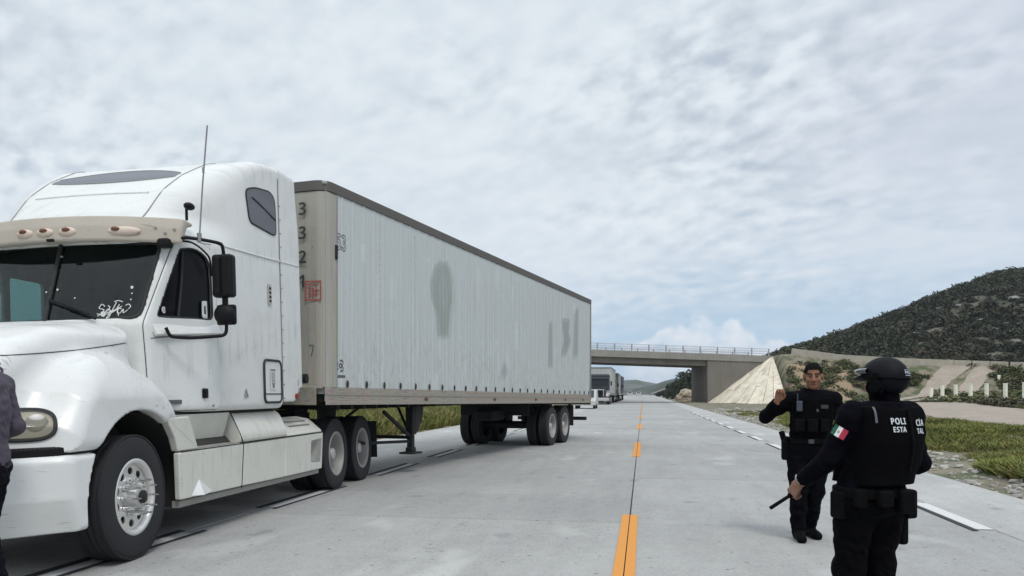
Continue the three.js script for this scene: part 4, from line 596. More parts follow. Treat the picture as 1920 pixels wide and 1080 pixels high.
    const rail = (y0, y1, d) => { const g2 = sheet((u, v) => { const s = mix(0.0, TL, u), yy = mix(yb(s), yr(s), mix(y0, y1, v)); return [sx * (1.28 + d), yy, -s]; }, 40, 1); const uv = g2.attributes.uv; for (let i = 0; i < uv.count; i++) uv.setXY(i, uv.getX(i) * 3, uv.getY(i)); return g2; };
    part('bottom_rail', [rail(0, 0.2, 0.022), sheet((u, v) => { const s = u * TL; return [sx * (1.302 - v * 0.014), mix(yb(s), yr(s), 0.2), -s]; }, 30, 1), rail(0.2, 0.55, 0.008), rail(0.55, 0.62, 0.018), rail(0.62, 1, 0.012), sheet((u, v) => { const s = u * TL; return [sx * (1.302 - v * 0.1), yb(s), -s]; }, 30, 1), sheet((u, v) => { const s = u * TL; return [sx * (1.292 - v * 0.05), yr(s), -s]; }, 30, 1)], railMat, T);
  }
  part('nose_panel', [box(1.94, TOP - 1.6, 0.02, 0, (TOP + 1.36) / 2, -0.008)], noseMat, T); part('nose_rail', rbox(2.3, 0.26, 0.04, 0, 1.375, -0.0, 0.012), railMat, T);
  for (const x of [0.75, 0.4, 0, -0.4, -0.75]) part('nose_rib', rbox(0.05, TOP - 1.75, 0.03, x, (TOP + 1.40) / 2, 0.012, 0.008), noseMat, T);
  // fleet number down the nose, red square mark, small marks
  const decal = (w, h, W2, H2, draw, x, y, z, turn = 0) => part('marking', new THREE.PlaneGeometry(w, h).rotateY(turn).translate(x, y, z), std(0xffffff, 0.7, { map: canvasTexture(W2, H2, draw), transparent: true, alphaTest: 0.35 }), T);
  decal(0.20, 1.3, 96, 640, (g) => { g.clearRect(0, 0, 96, 640); g.fillStyle = '#3c3f44'; g.font = 'bold 120px sans-serif'; g.textAlign = 'center'; ['3', '3', '2', '1'].forEach((t, i) => g.fillText(t, 48, 130 + i * 165)); }, 0.95, 3.50, 0.031);
  decal(0.26, 0.29, 128, 144, (g) => { g.clearRect(0, 0, 128, 144); g.strokeStyle = g.fillStyle = '#a8544c'; g.lineWidth = 9; g.strokeRect(8, 8, 112, 128); g.lineWidth = 8; for (const [a, b, c, d] of [[22, 30, 104, 30], [40, 30, 40, 120], [64, 52, 64, 128], [88, 44, 88, 120], [30, 60, 60, 60], [70, 70, 108, 70], [26, 96, 104, 96]]) { g.beginPath(); g.moveTo(a, b); g.lineTo(c, d); g.stroke(); } }, 1.11, 2.83, 0.012, 0.12);
  decal(0.10, 0.2, 64, 128, (g) => { g.clearRect(0, 0, 64, 128); g.strokeStyle = '#5a5a55'; g.lineWidth = 8; g.beginPath(); g.moveTo(8, 16); g.lineTo(54, 16); g.lineTo(48, 60); g.lineTo(30, 110); g.stroke(); }, 1.08, 2.0, 0.012);
  part('post_seam', [box(0.01, TOP - 1.65, 0.014, 1.294, (TOP + 1.36) / 2, -0.31)], M.grey, T);
  part('grab_latch', rbox(0.035, 0.2, 0.05, 1.30, 3.40, -0.28, 0.012), M.iron, T);
  // row of recessed vents above the bottom rail
  for (let k = 0; k < 27; k++) { const s = 0.58 + k * 0.55; part('vent', new THREE.SphereGeometry(0.045, 12, 6, 0, 6.3, 0, 1.5).scale(1.25, 0.35, 0.75).rotateZ(-Math.PI / 2).translate(1.300, yr(s) + 0.05, -s), M.grimeIron, T); }
  for (const s of [3.2, 6.6, 9.5, 12.2, 14.2]) part('rail_lamp', rbox(0.02, 0.05, 0.10, 1.304, mix(yb(s), yr(s), 0.36), -s, 0.008), M.amber, T);
  // below the floor
  part('cross_members', [...Array(40).keys()].map((k) => box(2.4, 0.10, 0.06, 0, 1.22, -0.5 - k * 0.37)), M.iron, T).userData.kind = 'stuff';
  for (const sx of [1, -1]) {
    const lg = new THREE.Group(); lg.name = 'landing_gear'; T.add(lg); const x = sx * 0.92, z = -3.35;
    part('leg', [rbox(0.14, 0.55, 0.14, x, 0.98, z, 0.01), rbox(0.105, 0.40, 0.105, x, 0.60, z, 0.01)], M.iron, lg); part('foot', [rbox(0.3, 0.035, 0.34, x, 0.345, z, 0.01), rbox(0.14, 0.09, 0.16, x, 0.40, z, 0.02)], M.iron, lg);
    part('brace', [bar([x, 0.62, z], [x, 1.1, z + 1.0], 0.05), bar([x, 0.62, z], [sx * 0.4, 1.15, z - 0.5], 0.04)], M.iron, lg); part('shield', sidePlate([[z - 0.12, 1.2], [z - 0.52, 1.2], [z - 0.45, 0.9], [z - 0.2, 0.66], [z - 0.12, 0.7]], x - 0.01, 0.015), M.grimeIron, lg);
  }
  part('cross_brace', [bar([0.92, 0.62, -3.35], [-0.92, 0.62, -3.35], 0.06), bar([0.92, 0.55, -3.35], [0.6, 0.58, -2.0], 0.05)], M.iron, T);
  part('bogie', [1, -1].flatMap((s) => [box(0.1, 0.3, 3.4, s * 0.5, 1.0, -11.7), box(0.1, 0.24, 0.6, s * 0.5, 0.75, -11.15), box(0.1, 0.24, 0.6, s * 0.5, 0.75, -12.4)]).concat([cyl(0.08, 2.0, 'x', 0, 0.52, -11.12), cyl(0.08, 2.0, 'x', 0, 0.52, -12.37), box(1.9, 0.35, 0.03, 0, 1.0, -10.0), rbox(0.5, 0.3, 1.0, 0, 0.85, -9.7, 0.1)]), M.iron, T);
  for (const z of [-11.12, -12.37]) { dualWheel(T, 1.12, 0.52, z, 1); dualWheel(T, -1.12, 0.52, z, -1); }
  for (const s of [1, -1]) { part('mudflap', rbox(0.6, 0.6, 0.015, s * 0.95, 0.75, -13.25, 0.005), M.rubber, T); part('tail_lamp', rbox(0.35, 0.12, 0.03, s * 0.9, 1.2, -TL - 0.02, 0.01), M.red, T); }
  part('rear_sill', rbox(2.58, 0.28, 0.08, 0, 1.18, -TL + 0.02, 0.02), M.iron, T); part('underride_guard', [rbox(2.3, 0.11, 0.1, 0, 0.60, -TL - 0.0, 0.02), rbox(0.1, 0.55, 0.08, 0.6, 0.86, -TL, 0.02), rbox(0.1, 0.55, 0.08, -0.6, 0.86, -TL, 0.02)], M.iron, T);
  part('rear_frame', [box(0.08, TOP - 1.2, 0.08, 1.264, (TOP + 1.2) / 2, -TL + 0.03), box(0.08, TOP - 1.2, 0.08, -1.264, (TOP + 1.2) / 2, -TL + 0.03), box(2.6, 0.16, 0.08, 0, TOP - 0.06, -TL + 0.025)], M.grey, T);
  for (const s of [1, -1]) part('rear_door', rbox(1.22, TOP - 1.45, 0.05, s * 0.62, (TOP + 1.3) / 2, -TL + 0.0, 0.01), wallMat, T);
  part('gladhand_lines', [tube([[0.3, 1.6, 0.03], [0.2, 1.5, 0.2], [0.25, 1.2, 0.5], [0.1, 1.4, 0.75]], 0.02, 24, 6)], M.iron, T);
}
// ---------------------------------------------------------------- overpass: x runs from the near abutment's face towards the far side of the road
const castTex = texture(1024, 512, (u, v, i, j) => { const b = fbm(u * 8, v * 4, 3.3, 5, 4), run = fbm(u * 60, v * 3, 6.6, 3, 3), m = noise3(u * 200, v * 100, 2, 100); const k = 1 + 0.28 * b + 0.16 * run + 0.1 * m; return [0.30 * k, 0.285 * k, 0.255 * k]; });
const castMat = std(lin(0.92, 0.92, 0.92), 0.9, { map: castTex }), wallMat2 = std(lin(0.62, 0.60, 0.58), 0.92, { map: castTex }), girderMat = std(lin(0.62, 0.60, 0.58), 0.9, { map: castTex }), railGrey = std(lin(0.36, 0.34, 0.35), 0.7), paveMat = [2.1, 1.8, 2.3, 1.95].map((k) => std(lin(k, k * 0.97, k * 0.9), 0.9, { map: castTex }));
const BR = V(8.9, 0, -114.6), BYAW = Math.PI + 0.17, GRADE = 0.034;    // local x points left across the road
const bridge = thing('overpass_bridge', 'concrete overpass with post railing crossing the motorway behind the trailer', 'bridge', [BR.x, 0, BR.z], BYAW);
{
  const L = 31, W = 10, yd = (x) => 5.95 + GRADE * x;
  const beam = (z0, z1, y0, y1, x0 = -0.4, x1 = L) => { const s = new THREE.Shape([[x0, yd(x0) + y0], [x1, yd(x1) + y0], [x1, yd(x1) + y1], [x0, yd(x0) + y1]].map((p) => new THREE.Vector2(...p))); return metreUV(new THREE.ExtrudeGeometry(s, { depth: z1 - z0, bevelEnabled: true, bevelSize: 0.02, bevelThickness: 0.02, bevelSegments: 1 }).translate(0, 0, z0), 0.12); };
  // local z: 0 is the face towards the camera side, negative is away from it after the turn
  part('deck', beam(0.5, W - 0.5, 0.18, 0.42), castMat, bridge);
  for (const z of [0, W - 0.45]) { part('parapet', beam(z, z + 0.45, 0.0, 0.88, -9.5), castMat, bridge); }
  for (let k = 0; k < 5; k++) part('girder', beam(0.55 + k * 2.1, 1.05 + k * 2.1, -0.80, 0.17, 0.02), girderMat, bridge);
  for (const z of [0.2, W - 0.25]) {
    for (let k = 0; k < 17; k++) { const x = -8.6 + k * 2.4; part('railing_post', rbox(0.16, 1.05, 0.14, x, yd(x) + 1.38, z, 0.02), railGrey, bridge); }
    for (const h of [1.15, 1.5, 1.85]) part('rail', bar([-8.6, yd(-8.6) + h, z], [L, yd(L) + h, z], 0.055), railGrey, bridge);
    const bal = []; for (let k = 0; k < 165; k++) { const x = -8.5 + k * 0.24; bal.push(box(0.022, 0.7, 0.022, x, yd(x) + 1.5, z)); } part('balusters', bal, railGrey, bridge).userData.kind = 'stuff';
  }
  // bearing walls with the wing walls, cast in courses
  for (const far of [0, 1]) {
    const x0 = far ? L : 0, dir = far ? 1 : -1, len = 9.6;
    const top = (x) => (far ? yd(L) : yd(x)) + 0.0;
    for (let c = 0; c < 5; c++) {
      const y0 = -0.6 + c * 1.36, y1 = c === 4 ? 0 : y0 + 1.34, s = new THREE.Shape((c === 4 ? [[x0, y0], [x0 + dir * len, y0], [x0 + dir * len, yd(x0 + dir * len) - 0.02], [x0 + dir * 0.02, yd(x0) - 0.02]] : [[x0, y0], [x0 + dir * len, y0], [x0 + dir * len, y1], [x0, y1]]).map((p) => new THREE.Vector2(...p)));
      part('wall_course', metreUV(new THREE.ExtrudeGeometry(s, { depth: W - 0.3, bevelEnabled: true, bevelSize: 0.015, bevelThickness: 0.015, bevelSegments: 1 }).translate(0, 0, 0.12), 0.12), wallMat2, bridge);
    }
  }
}
// paved quarter cone at the foot of the wing wall, slab by slab
{
  const paveTex = texture(512, 512, (u, v) => { const n = fbm(u * 8, v * 8, 3, 5, 8), run = fbm(u * 24, v * 6, 9, 4, 6), soil = sstep(0.02, 0.38, fbm(u * 6, v * 5, 17, 4, 6)) * 0.55, k = 1 + 0.25 * n + 0.22 * run; return [mix(0.66, 0.44, soil) * k, mix(0.63, 0.385, soil) * k, mix(0.55, 0.30, soil) * k]; });
  const mats = [1, 0.9, 1.07, 0.95].map((k) => std(lin(k * 1.02, k * 0.97, k * 0.89), 0.92, { map: paveTex }));
  const cone = thing('slope_paving', 'bright pale concrete slab cone paving the slope beside the overpass wall', 'slope paving'), A = at(1449, 669, 112), N = 8, r = rng(4);
  const base = (a) => { const w = 1 + 0.07 * noise3(a * 4, 2, 5); return V(A.x - 9.0 * w * Math.cos(a), -0.25, A.z + 1.0 + 13.2 * w * Math.sin(a)); };
  const slab = (a0, a1, t0, t1, tilt) => {
    const P = (a, t, lift) => { const q = A.clone().lerp(base(a), t), n = V(-Math.cos(a) * 0.55, 0.75, Math.sin(a) * 0.4); return q.addScaledVector(n, lift).toArray(); }, tri = [], Q = (p, q, s, w) => tri.push(...p, ...q, ...s, ...p, ...s, ...w), G = 5;
    const top = (i, j) => { const a = mix(a0, a1, i / G), t = mix(t0, t1, j / G); return P(a, t, 0.18 + tilt * (i / G - 0.5) + 0.20 * fbm(a * 9, t * 7, 3.3, 4)); };
    for (let i = 0; i < G; i++) for (let j = 0; j < G; j++) Q(top(i, j), top(i, j + 1), top(i + 1, j + 1), top(i + 1, j));
    const dn = [P(a0, t0, -0.3), P(a0, t1, -0.3), P(a1, t1, -0.3), P(a1, t0, -0.3)]; for (let i = 0; i < G; i++) { const m4 = (k, f) => V(...dn[k]).lerp(V(...dn[(k + 1) % 4]), f).toArray(); Q(top(0, i), m4(0, i / G), m4(0, (i + 1) / G), top(0, i + 1)); Q(top(i, G), m4(1, i / G), m4(1, (i + 1) / G), top(i + 1, G)); Q(top(G, G - i), m4(2, i / G), m4(2, (i + 1) / G), top(G, G - i - 1)); Q(top(G - i, 0), m4(3, i / G), m4(3, (i + 1) / G), top(G - i - 1, 0)); }
    const g = new THREE.BufferGeometry(); g.setAttribute('position', new THREE.Float32BufferAttribute(tri, 3)); g.computeVertexNormals(); metreUV(g, 0.16); return part('slab', g, mats[Math.floor(r() * 4)], cone);
  };
  for (let i = 0; i < N; i++) { const jit = (q) => (q === 0 || q === N ? 0 : 0.07 * noise3(q * 3.7, 1.5, 2)), a0 = 0.02 + i / N * 1.52 + jit(i), a1 = 0.02 + (i + 1) / N * 1.52 + jit(i + 1) - 0.008, c1 = 0.28 + 0.14 * r(), c2 = 0.60 + 0.14 * r(); for (const [t0, t1] of [[0.02, c1], [c1 + 0.003, c2], [c2 + 0.003, 0.97 + 0.09 * r()]]) slab(a0, a1, t0, t1, (r() - 0.5) * 0.22); }
}
// ---------------------------------------------------------------- plants
const castPale = std(lin(1.55, 1.5, 1.38), 0.92, { map: castTex });
const leafMats = [lin(0.045, 0.062, 0.025), lin(0.06, 0.075, 0.03), lin(0.075, 0.07, 0.035)].map((c) => std(c, 0.85, { side: THREE.DoubleSide }));
function bushGeo(seed, n = 90, size = 0.13, flat = 0.75) {
  const r = rng(seed), P = [], lobes = [...Array(5)].map(() => [(r() - 0.5) * 0.9, 0.3 + r() * 0.45, (r() - 0.5) * 0.9, 0.28 + r() * 0.25]);
  for (let i = 0; i < n; i++) {
    const l = lobes[Math.floor(r() * lobes.length)], a = r() * 6.283, c = r() * 2 - 1, s = Math.sqrt(1 - c * c), q = l[3] * (0.55 + 0.45 * Math.cbrt(r()));
    const x = l[0] + Math.cos(a) * s * q, y = Math.max(0.02, (l[1] + c * q) * flat), z = l[2] + Math.sin(a) * s * q, u = V(r() - 0.5, r() - 0.5, r() - 0.5).normalize(), w = V(r() - 0.5, r() - 0.2, r() - 0.5).cross(u).normalize(), k = size * (0.6 + r() * 0.9);
    const p = V(x, y, z); P.push(...p.clone().addScaledVector(u, k).toArray(), ...p.clone().addScaledVector(w, k * 0.6).toArray(), ...p.clone().addScaledVector(u, -k).toArray(), ...p.clone().addScaledVector(u, k).toArray(), ...p.clone().addScaledVector(u, -k).toArray(), ...p.clone().addScaledVector(w, -k * 0.6).toArray());
  }
  const g = new THREE.BufferGeometry(); g.setAttribute('position', new THREE.Float32BufferAttribute(P, 3)); g.setAttribute('uv', new THREE.Float32BufferAttribute(new Float32Array(P.length / 3 * 2), 2)); g.computeVertexNormals(); return g;
}
function tuftGeo(seed, n = 16, h = 1, lean = 0.5, w = 0.035) {
  const r = rng(seed), P = [];
  for (let i = 0; i < n; i++) { const a = r() * 6.283, d = r() * 0.32, x = Math.cos(a) * d, z = Math.sin(a) * d, hh = h * (0.5 + r() * 0.6), l = lean * (0.3 + r()), b = r() * 6.283, c = Math.cos(b) * w, s = Math.sin(b) * w, mx = x + Math.cos(a) * l * 0.35, mz = z + Math.sin(a) * l * 0.35, tx = x + Math.cos(a) * l, tz = z + Math.sin(a) * l;
    P.push(x - c, 0, z - s, x + c, 0, z + s, mx + c * 0.8, hh * 0.6, mz + s * 0.8, x - c, 0, z - s, mx + c * 0.8, hh * 0.6, mz + s * 0.8, mx - c * 0.8, hh * 0.6, mz - s * 0.8, mx - c * 0.8, hh * 0.6, mz - s * 0.8, mx + c * 0.8, hh * 0.6, mz + s * 0.8, tx, hh, tz); }
  const g = new THREE.BufferGeometry(); g.setAttribute('position', new THREE.Float32BufferAttribute(P, 3)); g.setAttribute('uv', new THREE.Float32BufferAttribute(new Float32Array(P.length / 3 * 2), 2)); g.computeVertexNormals(); return g;
}
function scatter(name, geos, mat, label, category, n, seed, place) {
  const r = rng(seed), lists = geos.map(() => []), m = new THREE.Matrix4(), q = new THREE.Quaternion(), Y = V(0, 1, 0);
  for (let i = 0, tries = 0; i < n && tries < n * 12; tries++) { const p = place(r); if (!p) continue; i++; q.setFromAxisAngle(Y, r() * 6.283); m.compose(V(p[0], p[1], p[2]), q, V(p[3], p[4] ?? p[3], p[3])); lists[Math.floor(r() * geos.length)].push([m.clone(), p[5]]); }
  const root = geos.length > 1 ? new THREE.Group() : null; if (root) { root.name = numbered(name); scene.add(root); tag(root, label, category, null, 'stuff'); }
  lists.forEach((l, k) => { const im = new THREE.InstancedMesh(geos[k], mat, l.length); l.forEach(([M4, c], i) => { im.setMatrixAt(i, M4); im.setColorAt(i, c ?? lin(1, 1, 1)); }); im.castShadow = im.receiveShadow = true; if (root) { im.name = 'clump'; im.userData.kind = 'stuff'; root.add(im); } else { im.name = numbered(name); scene.add(im); tag(im, label, category, null, 'stuff'); } });
}
const leafWhite = std(lin(1, 1, 1), 0.85, { side: THREE.DoubleSide });
const bushes = [bushGeo(1), bushGeo(2), bushGeo(3)];
// ---------------------------------------------------------------- the hill on the right
const hillTex = texture(1024, 1024, (u, v, i, j) => { const b = fbm(u * 8, v * 8, 2.1, 5, 8), s = fbm(u * 40, v * 40, 6.1, 4, 40), g = sstep(-0.08, 0.14, b + 0.5 * s), k = 1 + 0.5 * s + 0.3 * noise3(u * 256, v * 256, 3, 256); return [mix(0.115, 0.042, g) * k, mix(0.10, 0.050, g) * k, mix(0.075, 0.026, g) * k]; });
const crestTab = [[1300, 705], [1380, 690], [1420, 676], [1460, 660], [1520, 637], [1560, 621], [1640, 591], [1720, 561], [1800, 535], [1860, 519], [1920, 506], [2050, 480], [2300, 455], [2700, 470], [3300, 560], [4200, 650]];
const crestPx = (px) => { px = px; let i = 0; while (i < crestTab.length - 2 && crestTab[i + 1][0] < px) i++; const [a, ya] = crestTab[i], [b, yb] = crestTab[i + 1]; return mix(ya, yb, clamp((px - a) / (b - a))) + 9 + 15 * sstep(1440, 1660, px); };
function hillAt(px, d) {   // surface point at a bearing and a depth
  const D0 = 150, DC = mix(300, 360, sstep(1400, 1900, px)), t = clamp((d - D0) / (DC - D0)), top = EYE + (HORIZON - crestPx(px)) / FOCAL * DC, p = at(px, HORIZON, d);
  const rough = 4.0 * fbm(p.x * 0.018, p.z * 0.018, 4.4, 4) + 1.4 * fbm(p.x * 0.09, p.z * 0.09, 1.7, 3), edge = sstep(0, 0.25, t);
  p.y = d <= DC ? mix(1.2, top, Math.sin(t * Math.PI / 2) ** 1.15) + rough * edge * (1 - 0.75 * sstep(0.8, 1, t)) : top - (d - DC) * 0.35 + rough * 0.3; return p;
}
{
  const g = sheet((u, v) => hillAt(mix(1300, 4200, u ** 1.4), mix(150, 460, v)).toArray(), 220, 90, null, 0.02); struct('hill', g, std(0xffffff, 0.95, { map: hillTex }), 'dark scrub covered hill rising to the right behind the bank');
  const greens = [lin(0.040, 0.048, 0.019), lin(0.054, 0.060, 0.024), lin(0.030, 0.038, 0.016), lin(0.075, 0.068, 0.034), lin(0.088, 0.072, 0.042)];
  scatter('hill_scrub', bushes, leafWhite, 'dense dark scrub covering the hill', 'scrub', 19000, 21, (r) => { const px = mix(1380, 2500, r() ** 1.2), d = mix(152, 385, r() ** 0.8), p = hillAt(px, d); const n = fbm(p.x * 0.03, p.z * 0.03, 7, 3); if (n < -0.16 && r() < 0.7) return null; const s = (0.9 + 2.6 * r() ** 3); return [p.x, p.y - 0.15, p.z, s, s * (0.7 + r() * 0.4), greens[Math.floor(r() * (n > 0 ? 3.2 : 5))].clone().multiplyScalar(0.68 + 0.8 * n)]; });
  const rock = new THREE.IcosahedronGeometry(1, 1); { const p = rock.attributes.position; for (let i = 0; i < p.count; i++) { const v = V(p.getX(i), p.getY(i), p.getZ(i)), k = 1 + 0.45 * noise3(v.x * 1.4 + 5, v.y * 1.4, v.z * 1.4); p.setXYZ(i, v.x * k, v.y * k * 0.62, v.z * k); } rock.computeVertexNormals(); }
  scatter('hill_rocks', [rock], std(lin(1, 1, 1), 0.95), 'pale boulders lying among the hill scrub', 'rocks', 320, 22, (r) => { const px = mix(1420, 2400, r()), d = mix(160, 340, r()), p = hillAt(px, d), s = 0.4 + r() * r() * 1.5, k = 0.12 + r() * 0.15; return [p.x, p.y + s * 0.25, p.z, s, s * 0.8, lin(k, k * 0.95, k * 0.85)]; });
  var rockGeo = rock;
}
// ---------------------------------------------------------------- far ridges under the bridge and behind the trucks
{
  const ridge = (tab, D, deep, seed, mat, label) => { const Y = (px) => { let i = 0; while (i < tab.length - 2 && tab[i + 1][0] < px) i++; return mix(tab[i][1], tab[i + 1][1], clamp((px - tab[i][0]) / (tab[i + 1][0] - tab[i][0]))); }; const a = tab[0][0], b = tab[tab.length - 1][0];
    struct('far_hill', sheet((u, v) => { const px = mix(a, b, u), d = D + (v - 0.5) * deep, p = at(px, HORIZON, d); const h = EYE + (HORIZON - Y(px)) / FOCAL * D; p.y = -2 + (h + 2) * Math.sin(clamp(v * 1.0) * Math.PI) ** 0.8 * (1 + 0.10 * fbm(px * 0.03, v * 3, seed, 4)); return p.toArray(); }, 160, 24, null, 0.004), mat, label); };
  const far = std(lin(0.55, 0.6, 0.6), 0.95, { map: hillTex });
  ridge([[-900, 712], [-200, 700], [300, 706], [800, 714], [1150, 730], [1180, 733], [1220, 722], [1262, 711], [1310, 706], [1400, 698], [1500, 690], [1700, 700]], 640, 320, 3.1, std(lin(0.75, 0.95, 1.12), 0.95, { map: hillTex }), 'bluish green ridge seen under the overpass');  // blue of the distance haze is put into the ridge colour
  ridge([[-1200, 690], [0, 702], [700, 708], [1120, 717], [1160, 715], [1190, 712], [1220, 718], [1300, 727], [1700, 720]], 1500, 700, 9.1, std(lin(0.95, 1.15, 1.35), 0.95, { map: hillTex }), 'pale far mountain above the distant cars');  // paler blue haze likewise tinted into the mountain colour
}
// where the line of sight through a pixel first meets the land on the right
function hitLand(px, py) { let last = null; for (let d = 20; d < 220; d += 0.5) { const p = at(px, py, d); if (p.y <= landY(p.x, p.z)) return [p, d]; last = p; } return [last, 220]; }
struct('crossing_road', (() => { const c = new THREE.CatmullRomCurve3(crest.map((p) => p.clone()), false, 'catmullrom', 0.3); return sheet((u, v) => { const p = c.getPointAt(v), t = c.getTangentAt(v), d = (u - 0.5) * 8; return [p.x - t.z * d, p.y + 0.10 + (u < 0.06 ? -0.5 : u > 0.94 ? -0.5 : 0), p.z + t.x * d]; }, 16, 60, null, 0.12); })(), std(lin(1.15, 1.15, 1.1), 0.95, { map: dirtTex }), 'pale road along the top of the bank leading to the overpass');
// ---------------------------------------------------------------- verge plants and stones on the right
const grassGreens = [lin(0.13, 0.15, 0.026), lin(0.18, 0.18, 0.038), lin(0.09, 0.118, 0.022), lin(0.24, 0.20, 0.085)], tufts = [tuftGeo(1), tuftGeo(2), tuftGeo(3, 20, 0.8, 0.7)];
const trackDist = (() => { const c = new THREE.CatmullRomCurve3(trackPts.map(([x, z]) => V(x, 0, z)), false, 'catmullrom', 0.3).getSpacedPoints(80); return (x, z) => c.reduce((m, p) => Math.min(m, Math.hypot(p.x - x, p.z - z)), 1e9); })();
scatter('verge_grass', tufts, leafWhite, 'thick green grass between the motorway shoulder and the dirt track', 'grass', 60000, 31, (r) => { const z = -mix(3, 60, r() ** 1.4), x = ROAD_R + mix(1.1, 24, r() ** 1.3); if (trackDist(x, z) < 3.4) return null; const n = fbm(x * 0.18, z * 0.18, 5, 3) + 0.24 * sstep(5.6, 7.4, x + 1.6 * fbm(x * 0.6, z * 0.6, 29, 3)) * sstep(14, 10.5, x) * sstep(-11, -16, z) * sstep(-46, -36, z) + 0.5 * Math.min(0, fbm(x * 0.5, z * 0.5, 19, 3) + 0.1); if (n < 0.09 - 0.10 * r()) return null; const s = (0.07 + 0.13 * r()) * (0.5 + 1.0 * sstep(0, 0.3, n) + 0.5 * Math.max(0, fbm(x * 1.3, z * 1.3, 2, 2))); return [x, landY(x, z) - 0.02, z, s * 1.9, s, grassGreens[Math.floor(r() * (n > 0.16 ? 3.3 : 4))].clone().multiplyScalar(0.75 + 0.9 * Math.max(0, 0.3 + fbm(x * 0.7, z * 0.7, 8, 3)))]; });
scatter('verge_stones', [rockGeo], std(lin(1, 1, 1), 0.95), 'pale broken stones along the motorway edge and in the grass', 'stones', 5000, 32, (r) => { const k = r(), z = -mix(6, 70, r() ** 1.6), x = ROAD_R + (k < 0.6 ? mix(0.15, 1.8, r()) : mix(1.8, 9, r())), s = 0.012 + 0.085 * r() ** 4 + (k > 0.985 ? 0.2 * r() : 0), c = 0.24 + r() * 0.22; return [x, landY(x, z) + s * 0.2, z, s, s * 0.8, lin(c, c * 0.96, c * 0.87)]; });
scatter('bank_scrub', bushes, leafWhite, 'olive and brown scrub on the bank and along the fence posts', 'scrub', 2600, 33, (r) => { const px = mix(1475, 2300, r()), py = mix(672, 772, r()), [p, d] = hitLand(px, py); if (d > 135 || p.x < 12 || trackDist(p.x, p.z) < 3.6) return null; if (px < 1560 && r() < 0.45) return null; if (px > 1680 && px < 1860 && py > 688 && Math.abs((px - 1700) / 150 - (745 - py) / 55) < 0.32) return null; const n = fbm(p.x * 0.12, p.z * 0.12, 11, 3); if (n < -0.05) return null; const s = 0.35 + 0.9 * r() ** 2, c = [lin(0.085, 0.095, 0.035), lin(0.12, 0.125, 0.045), lin(0.11, 0.09, 0.05), lin(0.055, 0.07, 0.03)][Math.floor(r() * 4)]; return [p.x, landY(p.x, p.z) - 0.05, p.z, s, s * 0.75, c]; });
scatter('track_hedge', bushes, leafWhite, 'low brown hedge between the dirt track and the white posts', 'scrub', 420, 34, (r) => { const px = mix(1725, 2200, r()), [p] = hitLand(px, mix(757, 769, r()) + (px - 1725) * 0.012); if (trackDist(p.x, p.z) < 3.2) return null; const s = 0.5 + 0.6 * r(); return [p.x, landY(p.x, p.z) - 0.05, p.z, s, s * 0.7, [lin(0.07, 0.06, 0.035), lin(0.055, 0.06, 0.03), lin(0.09, 0.075, 0.05)][Math.floor(r() * 3)]]; });
scatter('verge_grass', tufts, leafWhite, 'green grass verge seen under the trailer, left of the motorway', 'grass', 9000, 35, (r) => { const z = -mix(8, 70, r() ** 1.2), x = ROAD_L - mix(0.5, 16, r() ** 1.4), s = 0.25 + 0.35 * r(); return [x, landY(x, z) - 0.02, z, s * 1.3, s, grassGreens[Math.floor(r() * 4)]]; });
scatter('roadside_scrub', bushes, leafWhite, 'scattered scrub left of the motorway behind the trucks', 'scrub', 700, 36, (r) => { const z = -mix(10, 190, r()), x = ROAD_L - mix(8, 90, r()), s = 0.8 + 1.5 * r() ** 2; return [x, landY(x, z) - 0.1, z, s, s, grassGreens[r() < 0.8 ? 2 : 0].clone().multiplyScalar(0.7)]; });
// ---------------------------------------------------------------- white posts behind the track
{
  const postMat = std(lin(0.86, 0.85, 0.74), 0.85, { map: texture(128, 256, (u, v) => { const k = 1 - 0.22 * sstep(0.1, 0.5, fbm(u * 8, v * 12, 3, 4, 8)); return [k, k, k * 0.96]; }) }), spots = [[1746, 750, 731], [1767, 749.5, 727], [1792, 750, 725.5], [1820, 751, 724.5], [1850, 753.5, 724], [1885, 756.5, 724], [1921, 758.5, 723], [1960, 761, 722], [2003, 764, 721]];
  const which = ['farthest, smallest', 'second farthest', 'third farthest', 'middle', 'third nearest in frame', 'second nearest in frame', 'nearest, cut by the picture edge', 'first beyond the frame', 'second beyond the frame'];
  spots.forEach(([px, yb, yt], i) => { const [p, d] = hitLand(px, yb), h = (yb - yt) / FOCAL * d * 1.12 + 0.1, t = thing('fence_post', `white concrete post behind the dirt track, ${which[i]} of the row`, 'fence post', [p.x, landY(p.x, p.z) - 0.1, p.z], 0.5 + 0.05 * i, 'white posts in a row behind the dirt track'); part('post', rbox(0.34, h, 0.2, 0, h / 2, 0, 0.03), postMat, t); part('cap', rbox(0.36, 0.06, 0.22, 0, h + 0.03, 0, 0.02), postMat, t); });
  const [p, d] = hitLand(1873, 719), h = 13 / FOCAL * d + 0.1, t = thing('marker_post', 'small white post alone higher on the green slope above the row', 'marker post', [p.x, landY(p.x, p.z) - 0.1, p.z]); part('post', rbox(0.3, h, 0.14, 0, h / 2, 0, 0.03), postMat, t); part('cap', rbox(0.34, 0.2, 0.16, 0, h - 0.05, 0, 0.03), postMat, t);
}
